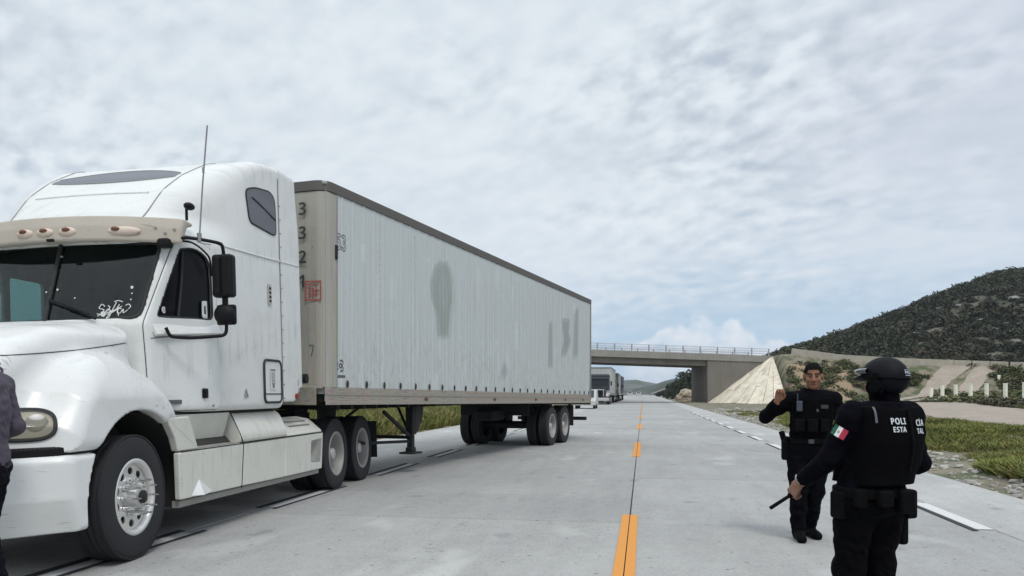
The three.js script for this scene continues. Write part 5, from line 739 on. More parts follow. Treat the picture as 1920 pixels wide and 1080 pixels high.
// ---------------------------------------------------------------- trees beyond the bridge
function crownGeo(seed, w, h, n, leaf) { const r = rng(seed), P = [], lobes = [...Array(9)].map(() => { const y = 0.25 + 0.7 * r(); return [(r() - 0.5) * w * (1.15 - y * 0.7), y * h, (r() - 0.5) * w * (1.15 - y * 0.7), (0.16 + 0.16 * r()) * Math.min(w, h)]; });
  for (let i = 0; i < n; i++) { const l = lobes[Math.floor(r() * 9)], a = r() * 6.283, c = r() * 2 - 1, s = Math.sqrt(1 - c * c), q = l[3] * (0.5 + 0.5 * Math.cbrt(r())), p = V(l[0] + Math.cos(a) * s * q, Math.max(0.1, l[1] + c * q), l[2] + Math.sin(a) * s * q), u = V(r() - 0.5, r() - 0.5, r() - 0.5).normalize(), ww = V(r() - 0.5, r() - 0.5, r() - 0.5).cross(u).normalize(), k = leaf * (0.6 + r());
    for (const [A, B, C] of [[u, ww, -1], [u, ww, 1]]) P.push(...p.clone().addScaledVector(u, k).toArray(), ...p.clone().addScaledVector(ww, C * k * 0.6).toArray(), ...p.clone().addScaledVector(u, -k).toArray()); }
  const g = new THREE.BufferGeometry(); g.setAttribute('position', new THREE.Float32BufferAttribute(P, 3)); g.setAttribute('uv', new THREE.Float32BufferAttribute(new Float32Array(P.length / 3 * 2), 2)); g.computeVertexNormals(); return g; }
const barkMat = std(lin(0.09, 0.07, 0.05), 0.95);
[[1318, 690, 132, 5, 'tall dark tree close beside the overpass wall, seen under the deck'], [1302, 706, 145, 6, 'dark rounded tree behind the pale mound under the overpass'], [1289, 700, 160, 5, 'peaked dark tree standing highest left of the wall under the deck'], [1276, 714, 175, 6, 'low dark bushy tree left of the pale mound'], [1262, 722, 200, 7, 'small dark bush farthest left on the verge beyond the overpass'], [1250, 729, 240, 8, 'smallest dark bush on the verge near the distant road end']].forEach(([px, py, d, w, label], i) => {
  const top = at(px, py, d), foot = -0.2, h = top.y - foot, t = thing('roadside_tree', label, 'tree', [top.x, foot, top.z], i); part('trunk', [cyl(0.16, h * 0.6, 'y', 0, h * 0.3, 0, 8, 0.09), bar([0, h * 0.3, 0], [w * 0.2, h * 0.6, 0.2], 0.1), bar([0, h * 0.25, 0], [-w * 0.2, h * 0.55, -0.2], 0.1)], barkMat, t); part('crown', crownGeo(50 + i, w, h, 900, 0.24), std(lin(0.025, 0.034, 0.018).multiplyScalar(1 + 0.2 * (i % 3)), 0.85, { side: THREE.DoubleSide }), t);
});
// pale cut of earth at the foot of the trees
{ const p = at(1291, 756, 128), f = (x, y, z) => smin(sdEll(x, y, z, -0.4, 0.2, 0, 1.9, 2.3, 1.4), sdEll(x, y, z, 1.3, 0.2, 0.4, 1.3, 1.5, 1.1), 0.5) + 0.55 * fbm(x * 0.9, y * 0.9, z * 0.9, 5) + 0.35 * Math.abs(fbm(x * 2.1, y * 1.6, z * 2.1, 4)) + 0.15; const m = solo('earth_mound', field(f, [-3, -0.6, -2.4], [3.4, 3.2, 2.4], 0.12), std(lin(1.25, 1.25, 1.15), 0.95, { map: dirtTex }), 'pale beige mound of broken earth under the overpass beside the dark trees', 'earth mound'); m.position.set(p.x, -0.3, p.z); }
{ const p = at(1277, 741, 190), t = thing('utility_pole', 'thin grey pole with crossarm rising above the trees under the overpass', 'utility pole', [p.x, -0.2, p.z]); part('pole', cyl(0.12, 6.6, 'y', 0, 3.3, 0, 8, 0.08), railGrey, t); part('crossarm', box(1.4, 0.1, 0.1, 0, 6.2, 0), railGrey, t); }

// low pale wall along the near edge of the crossing road
{ const c = new THREE.CatmullRomCurve3(crest.map((p) => p.clone()), false, 'catmullrom', 0.3), t = thing('roadside_wall', 'long low pale wall edging the crossing road at the foot of the hill', 'wall'), N = 46;
  for (let i = 0; i < N; i++) { const a = c.getPointAt(i / N), b = c.getPointAt((i + 0.985) / N), d = b.clone().sub(a).normalize(), off = V(-d.z, 0, d.x).multiplyScalar(3.6); if (off.z < 0) off.negate(); part('wall_block', metreUV(bar([a.x + off.x, a.y + 0.28, a.z + off.z], [b.x + off.x, b.y + 0.28, b.z + off.z], 0.35, 0.95), 0.2), castPale, t); } }

struct('earth_bank', sheet((u, v) => { const px = mix(1472, 1612, u), py = mix(683, 757, v), [p] = hitLand(px, py), e = Math.min(1, 6 * u, 5 * (1 - u), 6 * v, 5 * (1 - v)); return [p.x, landY(p.x, p.z) - 0.15 + e * (0.45 + 1.5 * fbm(p.x * 0.45, p.z * 0.45, 6.6, 5) + 0.5 * Math.abs(fbm(p.x * 1.3, p.z * 1.3, 2.6, 3))), p.z]; }, 44, 36, null, 0.3), std(lin(0.86, 0.76, 0.58), 0.95, { map: dirtTex }), 'eroded ochre earth between the paved slope and the scrub');
// ---------------------------------------------------------------- vehicles waiting or passing farther down the road
{
  const white = std(lin(0.68, 0.69, 0.68), 0.5, { map: paintTex }), grimy = std(lin(0.62, 0.62, 0.60), 0.6, { map: paintTex }), dark = std(lin(0.035, 0.04, 0.05), 0.5), glassD = phys({ color: lin(0.02, 0.025, 0.03), roughness: 0.12 }), lampM = std(lin(0.8, 0.8, 0.76), 0.3);
  function queueTruck(label, x, z, cabMat, boxMat, boxH, len) {
    const t = thing('queued_truck', label, 'truck', [x, 0, z], 0, 'trucks queuing behind the trailer');
    part('cab', [rbox(2.3, 1.5, 1.5, 0, 2.45, -1.0, 0.14, 3), rbox(2.3, 0.55, 1.6, 0, 3.35, -1.35, 0.2, 3)], cabMat, t); part('bonnet', [rbox(1.7, 0.95, 1.5, 0, 1.35, 0.35, 0.2, 3)], cabMat, t);
    for (const s of [1, -1]) { part('wing', rbox(0.55, 0.5, 1.4, s * 0.92, 1.15, 0.25, 0.2, 3), white, t); part('headlamp', rbox(0.3, 0.2, 0.06, s * 0.85, 1.1, 0.95, 0.03), lampM, t); part('mirror', [rbox(0.16, 0.5, 0.1, s * 1.38, 2.5, -0.5, 0.03), bar([s * 1.1, 2.7, -0.6], [s * 1.38, 2.7, -0.5], 0.04)], M.black, t); }
    part('windscreen', rbox(2.0, 0.72, 0.05, 0, 2.62, -0.24, 0.02), glassD, t); part('sun_visor', rbox(2.2, 0.16, 0.24, 0, 3.08, -0.16, 0.05), dark, t); part('grille', rbox(0.95, 0.7, 0.05, 0, 1.35, 1.11, 0.02), M.black, t); part('grille_surround', [rbox(1.1, 0.08, 0.06, 0, 1.74, 1.1, 0.02), rbox(0.08, 0.8, 0.06, 0.52, 1.35, 1.1, 0.02), rbox(0.08, 0.8, 0.06, -0.52, 1.35, 1.1, 0.02)], M.chrome, t); part('bumper', rbox(2.35, 0.38, 0.3, 0, 0.62, 1.15, 0.06), M.dullAlu, t);
    const b = part('cargo_box', [rbox(2.55, boxH - 1.15, len, 0, (boxH + 1.15) / 2, -2.7 - len / 2, 0.03)], boxMat, t); part('top_rail', [box(2.58, 0.14, 0.06, 0, boxH - 0.05, -2.68), box(0.05, 0.14, len, 1.285, boxH - 0.05, -2.7 - len / 2)], M.grey, t); part('bottom_rail', box(0.05, 0.22, len, 1.285, 1.25, -2.7 - len / 2), M.grey, t);
    for (const dz of [0.2, -2.6, -3.8, -len - 0.2, -len - 1.4]) for (const s of [1, -1]) { const w = part('wheel', cyl(0.51, 0.32, 'x', s * 1.04, 0.51, dz, 24), M.rubber, t); part('rim', cyl(0.27, 0.03, 'x', s * 1.2, 0.51, dz, 20), M.dullAlu, w); }
    part('chassis', box(1.0, 0.35, len + 3, 0, 0.95, -len / 2 - 1.2), M.iron, t); return t;
  }
  queueTruck('first queued truck behind the trailer, dark cab with tall white box', -5.12, -95.2, dark, white, 4.5, 15.5);
  queueTruck('second queued truck, white box just showing past the first queued one', -5.02, -118, white, grimy, 4.3, 14.5);
  queueTruck('third queued truck, dark grey box at the far end of the queue', -4.95, -139, dark, std(lin(0.08, 0.085, 0.10), 0.6), 4.3, 14.5);
  function car(label, x, z, mat, group, tall) {
    const t = thing('white_car', label, 'car', [x, 0, z], 0, group), h = tall ? 1.7 : 1.45, P = roundPoly([[0.0, 0.32], [0.0, 0.72], [-1.0, 0.92], [-1.55, h - 0.05], [-3.1, h], [-4.0, 0.98], [-4.3, 0.9], [-4.35, 0.32]], [0.1, 0.14, 0.2, 0.2, 0.25, 0.2, 0.1, 0.1]);
    part('body', metreUV(sidePlate(P, -0.86, 1.72, 0.08)), mat, t); part('windscreen', bar([0, 0.99, -1.0], [0, h - 0.08, -1.53], 1.42, 0.03), glassD, t);
    for (const s of [1, -1]) { part('side_window', sidePlate(roundPoly([[-1.35, 0.98], [-1.72, h - 0.12], [-3.0, h - 0.12], [-3.6, 0.98]], 0.06), s * 0.86 - 0.01, 0.02), glassD, t); part('headlamp', rbox(0.36, 0.14, 0.08, s * 0.6, 0.72, -0.03, 0.03), lampM, t); part('mirror', rbox(0.18, 0.12, 0.08, s * 0.98, 1.0, -1.3, 0.03), mat, t); for (const dz of [-0.85, -3.5]) { const w = part('wheel', cyl(0.33, 0.22, 'x', s * 0.78, 0.33, dz, 24), M.rubber, t); part('rim', cyl(0.2, 0.02, 'x', s * 0.89, 0.33, dz, 18), M.alu, w); } }
    part('grille', rbox(0.9, 0.2, 0.04, 0, 0.55, 0.01, 0.02), M.black, t); part('bumper', rbox(1.7, 0.2, 0.16, 0, 0.4, -0.02, 0.06), mat, t); return t;
  }
  car('white car half hidden behind the rear of the trailer', -5.0, -69.5, white, null, true);
  const a = at(1181, HORIZON, 330), b = at(1197, HORIZON, 350), c = at(1224, HORIZON, 420);
  car('distant white car on the left lane, nearer the queue', a.x, a.z, white, null, true); car('distant white car in the middle of the far road', b.x, b.z, white, null, true);
  const m = solo('far_embankment', bar([c.x - 1.5, 0.2, c.z], [c.x + 7, 3.4, c.z - 30], 1.2, 0.6), castMat, 'tiny pale concrete slope at the distant end of the road', 'embankment');
}
// ---------------------------------------------------------------- people: one continuous body each, clothes as offsets of the same body
const v3 = (a) => a;
// joints J in metres, x to the person's left, z the way they face; returns distance fields of the limbs
function bodyFields(J, girth = 1) {
  const g = girth, L = J.L, R = J.R, chest = J.chest, hip = J.hip;
  const torso = (x, y, z) => {
    const lean = (k) => [mix(hip[0], chest[0], k), mix(hip[2], chest[2], k)], [ax, az] = lean(1), [bx, bz] = lean(0.45), sc = J.s;
    let d = smin(sdEll(x, y, z, ax, chest[1], az, 0.185 * g * sc, 0.20 * sc, 0.128 * g * sc), sdEll(x, y, z, bx, mix(hip[1], chest[1], 0.45), bz + 0.01, 0.165 * g * sc, 0.2 * sc, 0.120 * g * sc), 0.06);
    d = smin(d, sdEll(x, y, z, hip[0], hip[1], hip[2], 0.172 * g * sc, 0.135 * sc, 0.128 * g * sc), 0.06);
    d = smin(d, sdCap(x, y, z, L.sh, R.sh, 0.068 * sc, 0.068 * sc), 0.07); return smin(d, sdCap(x, y, z, [ax, chest[1] + 0.1 * sc, az], J.neck, 0.075 * sc, 0.055 * sc), 0.05);
  };
  const arm = (A) => (x, y, z) => smin(sdCap(x, y, z, A.sh, A.el, 0.06 * J.s * g, 0.046 * J.s), sdCap(x, y, z, A.el, A.wr, 0.045 * J.s, 0.029 * J.s), 0.025);
  const leg = (A) => (x, y, z) => smin(sdCap(x, y, z, A.hi, A.kn, 0.09 * J.s * g, 0.06 * J.s), sdCap(x, y, z, A.kn, A.an, 0.06 * J.s, 0.04 * J.s), 0.04);
  const foot = (A) => (x, y, z) => smin(sdCap(x, y, z, [A.an[0], A.an[1] - 0.03, A.an[2]], A.toe, 0.042 * J.s, 0.034 * J.s), sdCap(x, y, z, A.an, [A.an[0] - 0.3 * (A.toe[0] - A.an[0]), 0.035, A.an[2] - 0.3 * (A.toe[2] - A.an[2])], 0.042, 0.036), 0.03);
  return { torso, armL: arm(L), armR: arm(R), legL: leg(L), legR: leg(R), footL: foot(L), footR: foot(R) };
}
const bounds = (pts, pad) => [[0, 1, 2].map((i) => Math.min(...pts.map((p) => p[i])) - pad), [0, 1, 2].map((i) => Math.max(...pts.map((p) => p[i])) + pad)];
// head about its own centre at eye level, facing +z
function headField(s, noFace) {
  return (x, y, z) => {
    x /= s; y /= s; z /= s; const a = Math.abs(x);
    let d = smin(sdEll(x, y, z, 0, 0.035, -0.012, 0.077, 0.093, 0.097), sdEll(x, y, z, 0, -0.05, 0.02, 0.060, 0.078, 0.064), 0.035);
    d = smin(d, sdEll(x, y, z, 0, -0.098, 0.056, 0.027, 0.022, 0.024), 0.02); d = smin(d, sdCap(x, y, z, [0, -0.06, -0.02], [0, -0.19, -0.035], 0.054, 0.056), 0.03);
    d = smin(d, sdEll(a, y, z, 0.040, -0.028, 0.058, 0.026, 0.022, 0.024), 0.02);
    if (!noFace) {
      d = smax(d, -(Math.hypot(a - 0.032, y - 0.004, z - 0.104) - 0.018), 0.012); d = smin(d, Math.hypot(a - 0.031, y - 0.003, z - 0.076) - 0.0125, 0.003);
      d = smin(d, sdCap(x, y, z, [0, 0.008, 0.086], [0, -0.034, 0.107], 0.009, 0.014), 0.012); d = smin(d, Math.hypot(a - 0.013, y + 0.038, z - 0.094) - 0.010, 0.008);
      d = smin(d, sdCap(a, y, z, [0.014, 0.022, 0.086], [0.052, 0.022, 0.070], 0.009, 0.007), 0.010);
      d = smin(d, sdCap(a, y, z, [0, -0.064, 0.089], [0.024, -0.067, 0.078], 0.0065, 0.003), 0.005); d = smin(d, sdCap(a, y, z, [0, -0.075, 0.086], [0.02, -0.072, 0.078], 0.0075, 0.003), 0.005);
    }
    d = smin(d, smax(sdEll(a, y, z, 0.081, -0.006, -0.012, 0.013, 0.034, 0.021), -sdEll(a, y, z, 0.092, -0.004, -0.006, 0.008, 0.02, 0.012), 0.004), 0.008);
    return d * s;
  };
}
const skinCol = (base, s) => (x, y, z) => { x /= s; y /= s; z /= s; const a = Math.abs(x); let c = [...base];
  if (z > 0.04 && y > 0.017 && y < 0.033 && a > 0.010 && a < 0.056 && z > 0.05) c = [0.015, 0.011, 0.009];
  else if (Math.hypot(a - 0.031, y - 0.003, z - 0.083) < 0.0135) c = Math.hypot(x - (x > 0 ? 0.031 : -0.031), y - 0.002) < 0.0058 ? [0.012, 0.008, 0.006] : Math.abs(y - 0.002) < 0.0045 ? [0.13, 0.105, 0.09] : base.map((v) => v * 0.4);  // skin around the eyes darkened to paint in the brow shadow
  else if (z > 0.07 && y < -0.056 && y > -0.083 && a < 0.026) c = Math.abs(y + 0.0695) < 0.002 ? base.map((v) => v * 0.35) : [base[0] * 0.82, base[1] * 0.66, base[2] * 0.66];
  else if (z > 0.03 && y < -0.045 && y > -0.115) c = base.map((v) => v * 0.86); return c; };
// a hand: palm and five bent fingers. o wrist, d along the hand, n out of the palm, t towards the thumb; curl 0 flat to 1 closed
function handFields(o, d, n, t, s, curl, pointed) {
  const O = V(...o), D = V(...d).normalize(), T = V(...t), N = V(...n); T.addScaledVector(D, -T.dot(D)).normalize(); const Nn = D.clone().cross(T).normalize(); if (Nn.dot(N) < 0) Nn.negate();
  const P = (a, b, c) => O.clone().addScaledVector(D, a * s).addScaledVector(T, b * s).addScaledVector(Nn, c * s).toArray(), caps = [];
  caps.push([P(-0.03, 0, 0), P(0.02, 0, 0), 0.026, 0.027]); for (const b of [-0.028, -0.010, 0.010, 0.028]) caps.push([P(0.012, b * 0.7, 0), P(0.085, b, 0), 0.015, 0.0125]);
  [[-0.030, 0.062], [-0.010, 0.078], [0.010, 0.084], [0.030, 0.074]].forEach(([b, len], i) => { const c = pointed && i === 3 ? 0.08 : curl; let ang = 0, p = [0.088, 0]; const segs = [len * 0.46, len * 0.31, len * 0.25], rad = [0.0098, 0.0092, 0.0085, 0.0072]; segs.forEach((L, k) => { ang += c * [1.15, 1.5, 0.9][k]; const q = [p[0] + Math.cos(ang) * L, p[1] + Math.sin(ang) * L]; caps.push([P(p[0], b * (1 + 0.06 * k), p[1]), P(q[0], b * (1 + 0.06 * (k + 1)), q[1]), rad[k], rad[k + 1]]); p = q; }); });
  const th = [[0.015, 0.026, 0.006], [0.045, 0.046, 0.016 + 0.012 * curl], [0.070, 0.052 - 0.018 * curl, 0.024 + 0.026 * curl], [0.090, 0.050 - 0.036 * curl, 0.028 + 0.034 * curl]]; for (let i = 0; i < 3; i++) caps.push([P(...th[i]), P(...th[i + 1]), [0.015, 0.0115, 0.0105][i], [0.0115, 0.0105, 0.0085][i]]);
  const all = caps.flatMap((c) => [c[0], c[1]]), C = caps.map(([a, b, ra, rb]) => [a, b, ra * s, rb * s]);
  return { f: (x, y, z) => { let dd = 1e9; C.forEach(([a, b, ra, rb], i) => { const q = sdCap(x, y, z, a, b, ra, rb); dd = i < 5 ? smin(dd, q, 0.012) : smin(dd, q, 0.003); }); return dd; }, box: bounds(all, 0.03), P };
}
const skinMat = phys({ color: 0xffffff, roughness: 0.72, vertexColors: true, specularIntensity: 0.5 });
const flat = (c) => () => c;
function withNoColour(f, lo, hi, h) { return field(f, lo, hi, h); }
function turned(f, c, yaw, pitch = 0, roll = 0) { const m = new THREE.Matrix4().makeRotationFromEuler(new THREE.Euler(pitch, yaw, roll, 'YXZ')).transpose().elements; return { f: (x, y, z) => { x -= c[0]; y -= c[1]; z -= c[2]; return f(m[0] * x + m[4] * y + m[8] * z, m[1] * x + m[5] * y + m[9] * z, m[2] * x + m[6] * y + m[10] * z); }, col: (g) => (x, y, z) => { x -= c[0]; y -= c[1]; z -= c[2]; return g(m[0] * x + m[4] * y + m[8] * z, m[1] * x + m[5] * y + m[9] * z, m[2] * x + m[6] * y + m[10] * z); } }; }
const cloth = (c, r = 0.9) => phys({ color: c, roughness: r, specularIntensity: 0.15 });
const wrinkle = (x, y, z, k = 1) => k * (0.009 * noise3(x * 9 + y * 5, y * 14, z * 9) + 0.005 * noise3(x * 22 + 4, y * 30 - x * 14, z * 22));
function makePerson(t, J, opt) {
  const B = bodyFields(J, opt.girth ?? 1), s = J.s, hs = opt.headScale ?? 1;
  const head = turned(headField(hs, opt.noFace), J.head, opt.headYaw ?? 0, opt.headPitch ?? 0, opt.headRoll ?? 0);
  const hands = ['L', 'R'].map((k) => { const A = J[k], h = A.hand; return handFields(A.wr, h.d, h.n, h.t, hs * 0.98, h.curl, h.point); });
  const whole = (x, y, z) => smin(Math.min(smin(smin(B.torso(x, y, z), Math.min(B.armL(x, y, z), B.armR(x, y, z)), 0.03), Math.min(B.legL(x, y, z), B.legR(x, y, z)), 0.03), B.footL(x, y, z), B.footR(x, y, z)), head.f(x, y, z), 0.02);
  const pts = [J.neck, J.hip, J.L.sh, J.R.sh, J.L.el, J.R.el, J.L.wr, J.R.wr, J.L.kn, J.R.kn, J.L.an, J.R.an, J.L.toe, J.R.toe, J.head], [lo, hi] = bounds(pts, 0.24); lo[1] = Math.max(lo[1], -0.03);
  const H = J.head, nearHead = (x, y, z) => Math.hypot(x - H[0], y - H[1] + 0.01, z - H[2]) - 0.16 * hs;
  const b0 = field((x, y, z) => Math.max(whole(x, y, z), -(nearHead(x, y, z) + 0.004)), lo, hi, 0.0135, flat(opt.skin));
  const hb = field((x, y, z) => Math.max(head.f(x, y, z), nearHead(x, y, z)), [H[0] - 0.15, H[1] - 0.19, H[2] - 0.15], [H[0] + 0.15, H[1] + 0.16, H[2] + 0.15], opt.fine ?? 0.0042, head.col(skinCol(opt.skin, hs)));
  const hg = hands.map((h) => field(h.f, h.box[0], h.box[1], 0.0036, flat(opt.skin)));
  part('body', merge([b0, hb, ...hg]), skinMat, t);
  // jacket, trousers, boots
  const cut = (A, B2, off) => { const d = V(...B2).sub(V(...A)).normalize(); return (x, y, z) => (x - B2[0]) * d.x + (y - B2[1]) * d.y + (z - B2[2]) * d.z + off; };
  const cutL = cut(J.L.el, J.L.wr, 0.02), cutR = cut(J.R.el, J.R.wr, 0.02), collar = J.neck[1] + 0.0 * s;
  const jk = (x, y, z) => { const arms = Math.min(Math.max(B.armL(x, y, z) - 0.017, cutL(x, y, z)), Math.max(B.armR(x, y, z) - 0.017, cutR(x, y, z))); const d = smin(Math.max(B.torso(x, y, z) - 0.018, -Math.max(collar - y, Math.hypot(x - J.neck[0], z - J.neck[2]) - 0.095), y - collar - 0.06, J.hip[1] - 0.10 * s - y), arms, 0.03); return d + wrinkle(x, y, z, 1.1); };
  part('jacket', field(jk, [lo[0], J.hip[1] - 0.2, lo[2]], [hi[0], J.neck[1] + 0.12, hi[2]], 0.012), opt.jacket, t);
  const tr = (x, y, z) => { let d = Math.min(B.legL(x, y, z), B.legR(x, y, z)) - 0.022 - 0.008 * sstep(0.5, 0.25, y); d = smin(d, sdEll(x, y, z, J.hip[0], J.hip[1] - 0.03, J.hip[2], 0.18 * s * (opt.girth ?? 1), 0.14 * s, 0.138 * s * (opt.girth ?? 1)) - 0.006, 0.05); return Math.max(d + wrinkle(x, y, z, 1.5), y - J.hip[1] - 0.09 * s, 0.10 - y); };
  part('trousers', field(tr, [lo[0], 0.05, lo[2]], [hi[0], J.hip[1] + 0.2, hi[2]], 0.0125), opt.trousers, t);
  for (const k of ['L', 'R']) { const A = J[k], f = B['foot' + k], [bl, bh] = bounds([A.an, A.toe, [A.an[0], 0, A.an[2]]], 0.12); bl[1] = -0.01; bh[1] = 0.28; part('boot', field((x, y, z) => Math.max(smin(f(x, y, z) - 0.012, sdCap(x, y, z, A.an, [mix(A.an[0], A.kn[0], 0.4), mix(A.an[1], A.kn[1], 0.4), mix(A.an[2], A.kn[2], 0.4)], 0.056, 0.058), 0.03), -y, y - 0.24), bl, bh, 0.009), opt.boots ?? gearMat, t); }
  return { B, head, hands, jk, tr, H };
}
const blackCloth = cloth(lin(0.0025, 0.0025, 0.0042)), vestMat = phys({ color: lin(0.0018, 0.0018, 0.0024), roughness: 0.9, specularIntensity: 0.15 }), gearMat = phys({ color: lin(0.0016, 0.0016, 0.002), roughness: 0.75, specularIntensity: 0.22 }), hairMat = phys({ color: lin(0.005, 0.0045, 0.0045), roughness: 0.85, specularIntensity: 0.2 });
const traceOn = (f, o, d, n = 90) => { let t = 0; for (let i = 0; i < n; i++) { const v = f(o.x + d.x * t, o.y + d.y * t, o.z + d.z * t); if (v < 0.0008) break; t += v * 0.6; } return o.clone().addScaledVector(d, t); };
// a print laid on a garment: grid traced onto the field f along dir
function print(name, f, c, dir, right, up, w, h, mat, parent, lift = 0.006) { const g = sheet((u, v) => { const o = c.clone().addScaledVector(right, (u - 0.5) * w).addScaledVector(up, (v - 0.5) * h).addScaledVector(dir, -0.35); return traceOn(f, o, dir).addScaledVector(dir, -lift).toArray(); }, 16, 10); return part(name, g, mat, parent); }

// ---- the policeman facing us, right forearm raised
{
  const p = at(1520, HORIZON, 7.75), t = thing('person', 'bareheaded person in black police uniform facing the camera, right forearm raised, beyond the helmeted one', 'person', [p.x, 0, p.z], -0.10);
  const J = { s: 0.98, head: [0.02, 1.575, 0.03], neck: [0.02, 1.45, 0.0], chest: [0.01, 1.24, 0], hip: [-0.03, 0.90, 0],
    L: { sh: [0.20, 1.345, 0], el: [0.33, 1.10, -0.05], wr: [0.31, 0.97, 0.12], hi: [0.095, 0.86, 0], kn: [0.04, 0.47, -0.02], an: [0.00, 0.09, -0.16], toe: [0.06, 0.035, 0.02], hand: { d: [0, -1, 0.25], n: [-1, 0, 0], t: [0, 0.2, 1], curl: 0.45 } },
    R: { sh: [-0.185, 1.345, 0], el: [-0.415, 1.185, 0.03], wr: [-0.315, 1.345, 0.17], hi: [-0.12, 0.86, 0], kn: [-0.115, 0.47, 0.06], an: [-0.115, 0.09, 0.05], toe: [-0.10, 0.035, 0.24], hand: { d: [0.22, 0.9, 0.25], n: [0.3, -0.2, 0.9], t: [0.9, -0.1, -0.3], curl: 0.62, point: true } } };
  const G = makePerson(t, J, { skin: [0.255, 0.125, 0.08], jacket: blackCloth, trousers: blackCloth, headScale: 1.02, headYaw: -0.05, headPitch: 0.03, girth: 1.03 });
  const hairF = headField(1.02, true), tf = turned((x, y, z) => { const e = hairF(x, y, z) - 0.007 - 0.003 * noise3(x * 60, y * 60, z * 60); const line = 0.066 - 0.35 * Math.max(0, 0.055 - z) * sstep(0.08, 0.03, z) - 0.05 * sstep(0.045, 0.07, Math.abs(x)) * sstep(0.0, 0.06, z); return Math.max(e, line - 0.0 - y + (z < -0.02 ? -0.06 : 0) * 1, Math.abs(x) > 0.07 && y < 0.02 ? 0.01 : -1); }, J.head, -0.05, 0.03);
  part('hair', field(tf.f, [J.head[0] - 0.14, J.head[1] - 0.12, J.head[2] - 0.16], [J.head[0] + 0.14, J.head[1] + 0.18, J.head[2] + 0.15], 0.005), hairMat, t);
  // plate carrier, belt, holster, pouches, badges
  const vest = (x, y, z) => Math.max(smax(G.B.torso(x, y, z) - 0.042, Math.abs(x - 0.01) - 0.185, 0.02), 1.02 - y, y - 1.375 + 0.35 * Math.max(0, 0.08 - Math.abs(x - 0.015)) * (z > 0 ? 1.3 : 0.5)) + wrinkle(x, y, z, 0.35);
  part('vest', field(vest, [-0.3, 0.98, -0.25], [0.3, 1.42, 0.28], 0.0095), vestMat, t);
  const vf = (x, y) => traceOn(vest, V(x, y, 0.5), V(0, 0, -1)).z;
  for (const [x, y, w, h] of [[-0.11, 1.11, 0.09, 0.12], [0.0, 1.11, 0.09, 0.12], [0.11, 1.11, 0.085, 0.12]]) part('pouch', rbox(w, h, 0.05, x, y, vf(x, y) + 0.015, 0.012), gearMat, t);
  part('radio', [rbox(0.055, 0.10, 0.03, -0.115, 1.29, vf(-0.115, 1.29) + 0.012, 0.01), cyl(0.006, 0.08, 'y', -0.13, 1.37, vf(-0.115, 1.3), 8)], std(lin(0.045, 0.055, 0.075), 0.6), t);
  part('name_patch', rbox(0.075, 0.035, 0.006, 0.105, 1.285, vf(0.105, 1.285) + 0.003, 0.002), std(lin(0.035, 0.037, 0.042), 0.8), t); part('badge', rbox(0.02, 0.026, 0.008, 0.045, 1.25, vf(0.045, 1.25) + 0.003, 0.003), std(lin(0.06, 0.06, 0.085), 0.6), t);
  part('belt', field((x, y, z) => Math.max(Math.abs(sdEll(x, y, z, -0.015, 0.955, 0, 0.185, 0.5, 0.152)) - 0.016, Math.abs(y - 0.955) - 0.026), [-0.26, 0.9, -0.24], [0.26, 1.01, 0.24], 0.01), gearMat, t); part('buckle', rbox(0.05, 0.04, 0.012, -0.01, 0.955, 0.172, 0.004), std(lin(0.05, 0.05, 0.055), 0.5), t);
  const hol = new THREE.Group(); hol.name = 'holster'; t.add(hol); part('pouch', [rbox(0.07, 0.19, 0.12, -0.235, 0.86, 0.02, 0.02), rbox(0.05, 0.09, 0.05, -0.225, 0.95, 0.02, 0.015)], gearMat, hol); part('grip', [bar([-0.24, 0.94, -0.02], [-0.265, 1.035, -0.05], 0.045, 0.055), rbox(0.035, 0.03, 0.1, -0.24, 0.955, 0.02, 0.01)], gearMat, hol);
  part('undershirt', field((x, y, z) => Math.max(sdCap(x, y, z, [0.015, 1.36, 0.01], [0.02, 1.46, 0.005], 0.078, 0.064), y - 1.435, 1.34 - y), [-0.1, 1.3, -0.1], [0.13, 1.5, 0.12], 0.008), std(lin(0.05, 0.035, 0.04), 0.9), t);
}
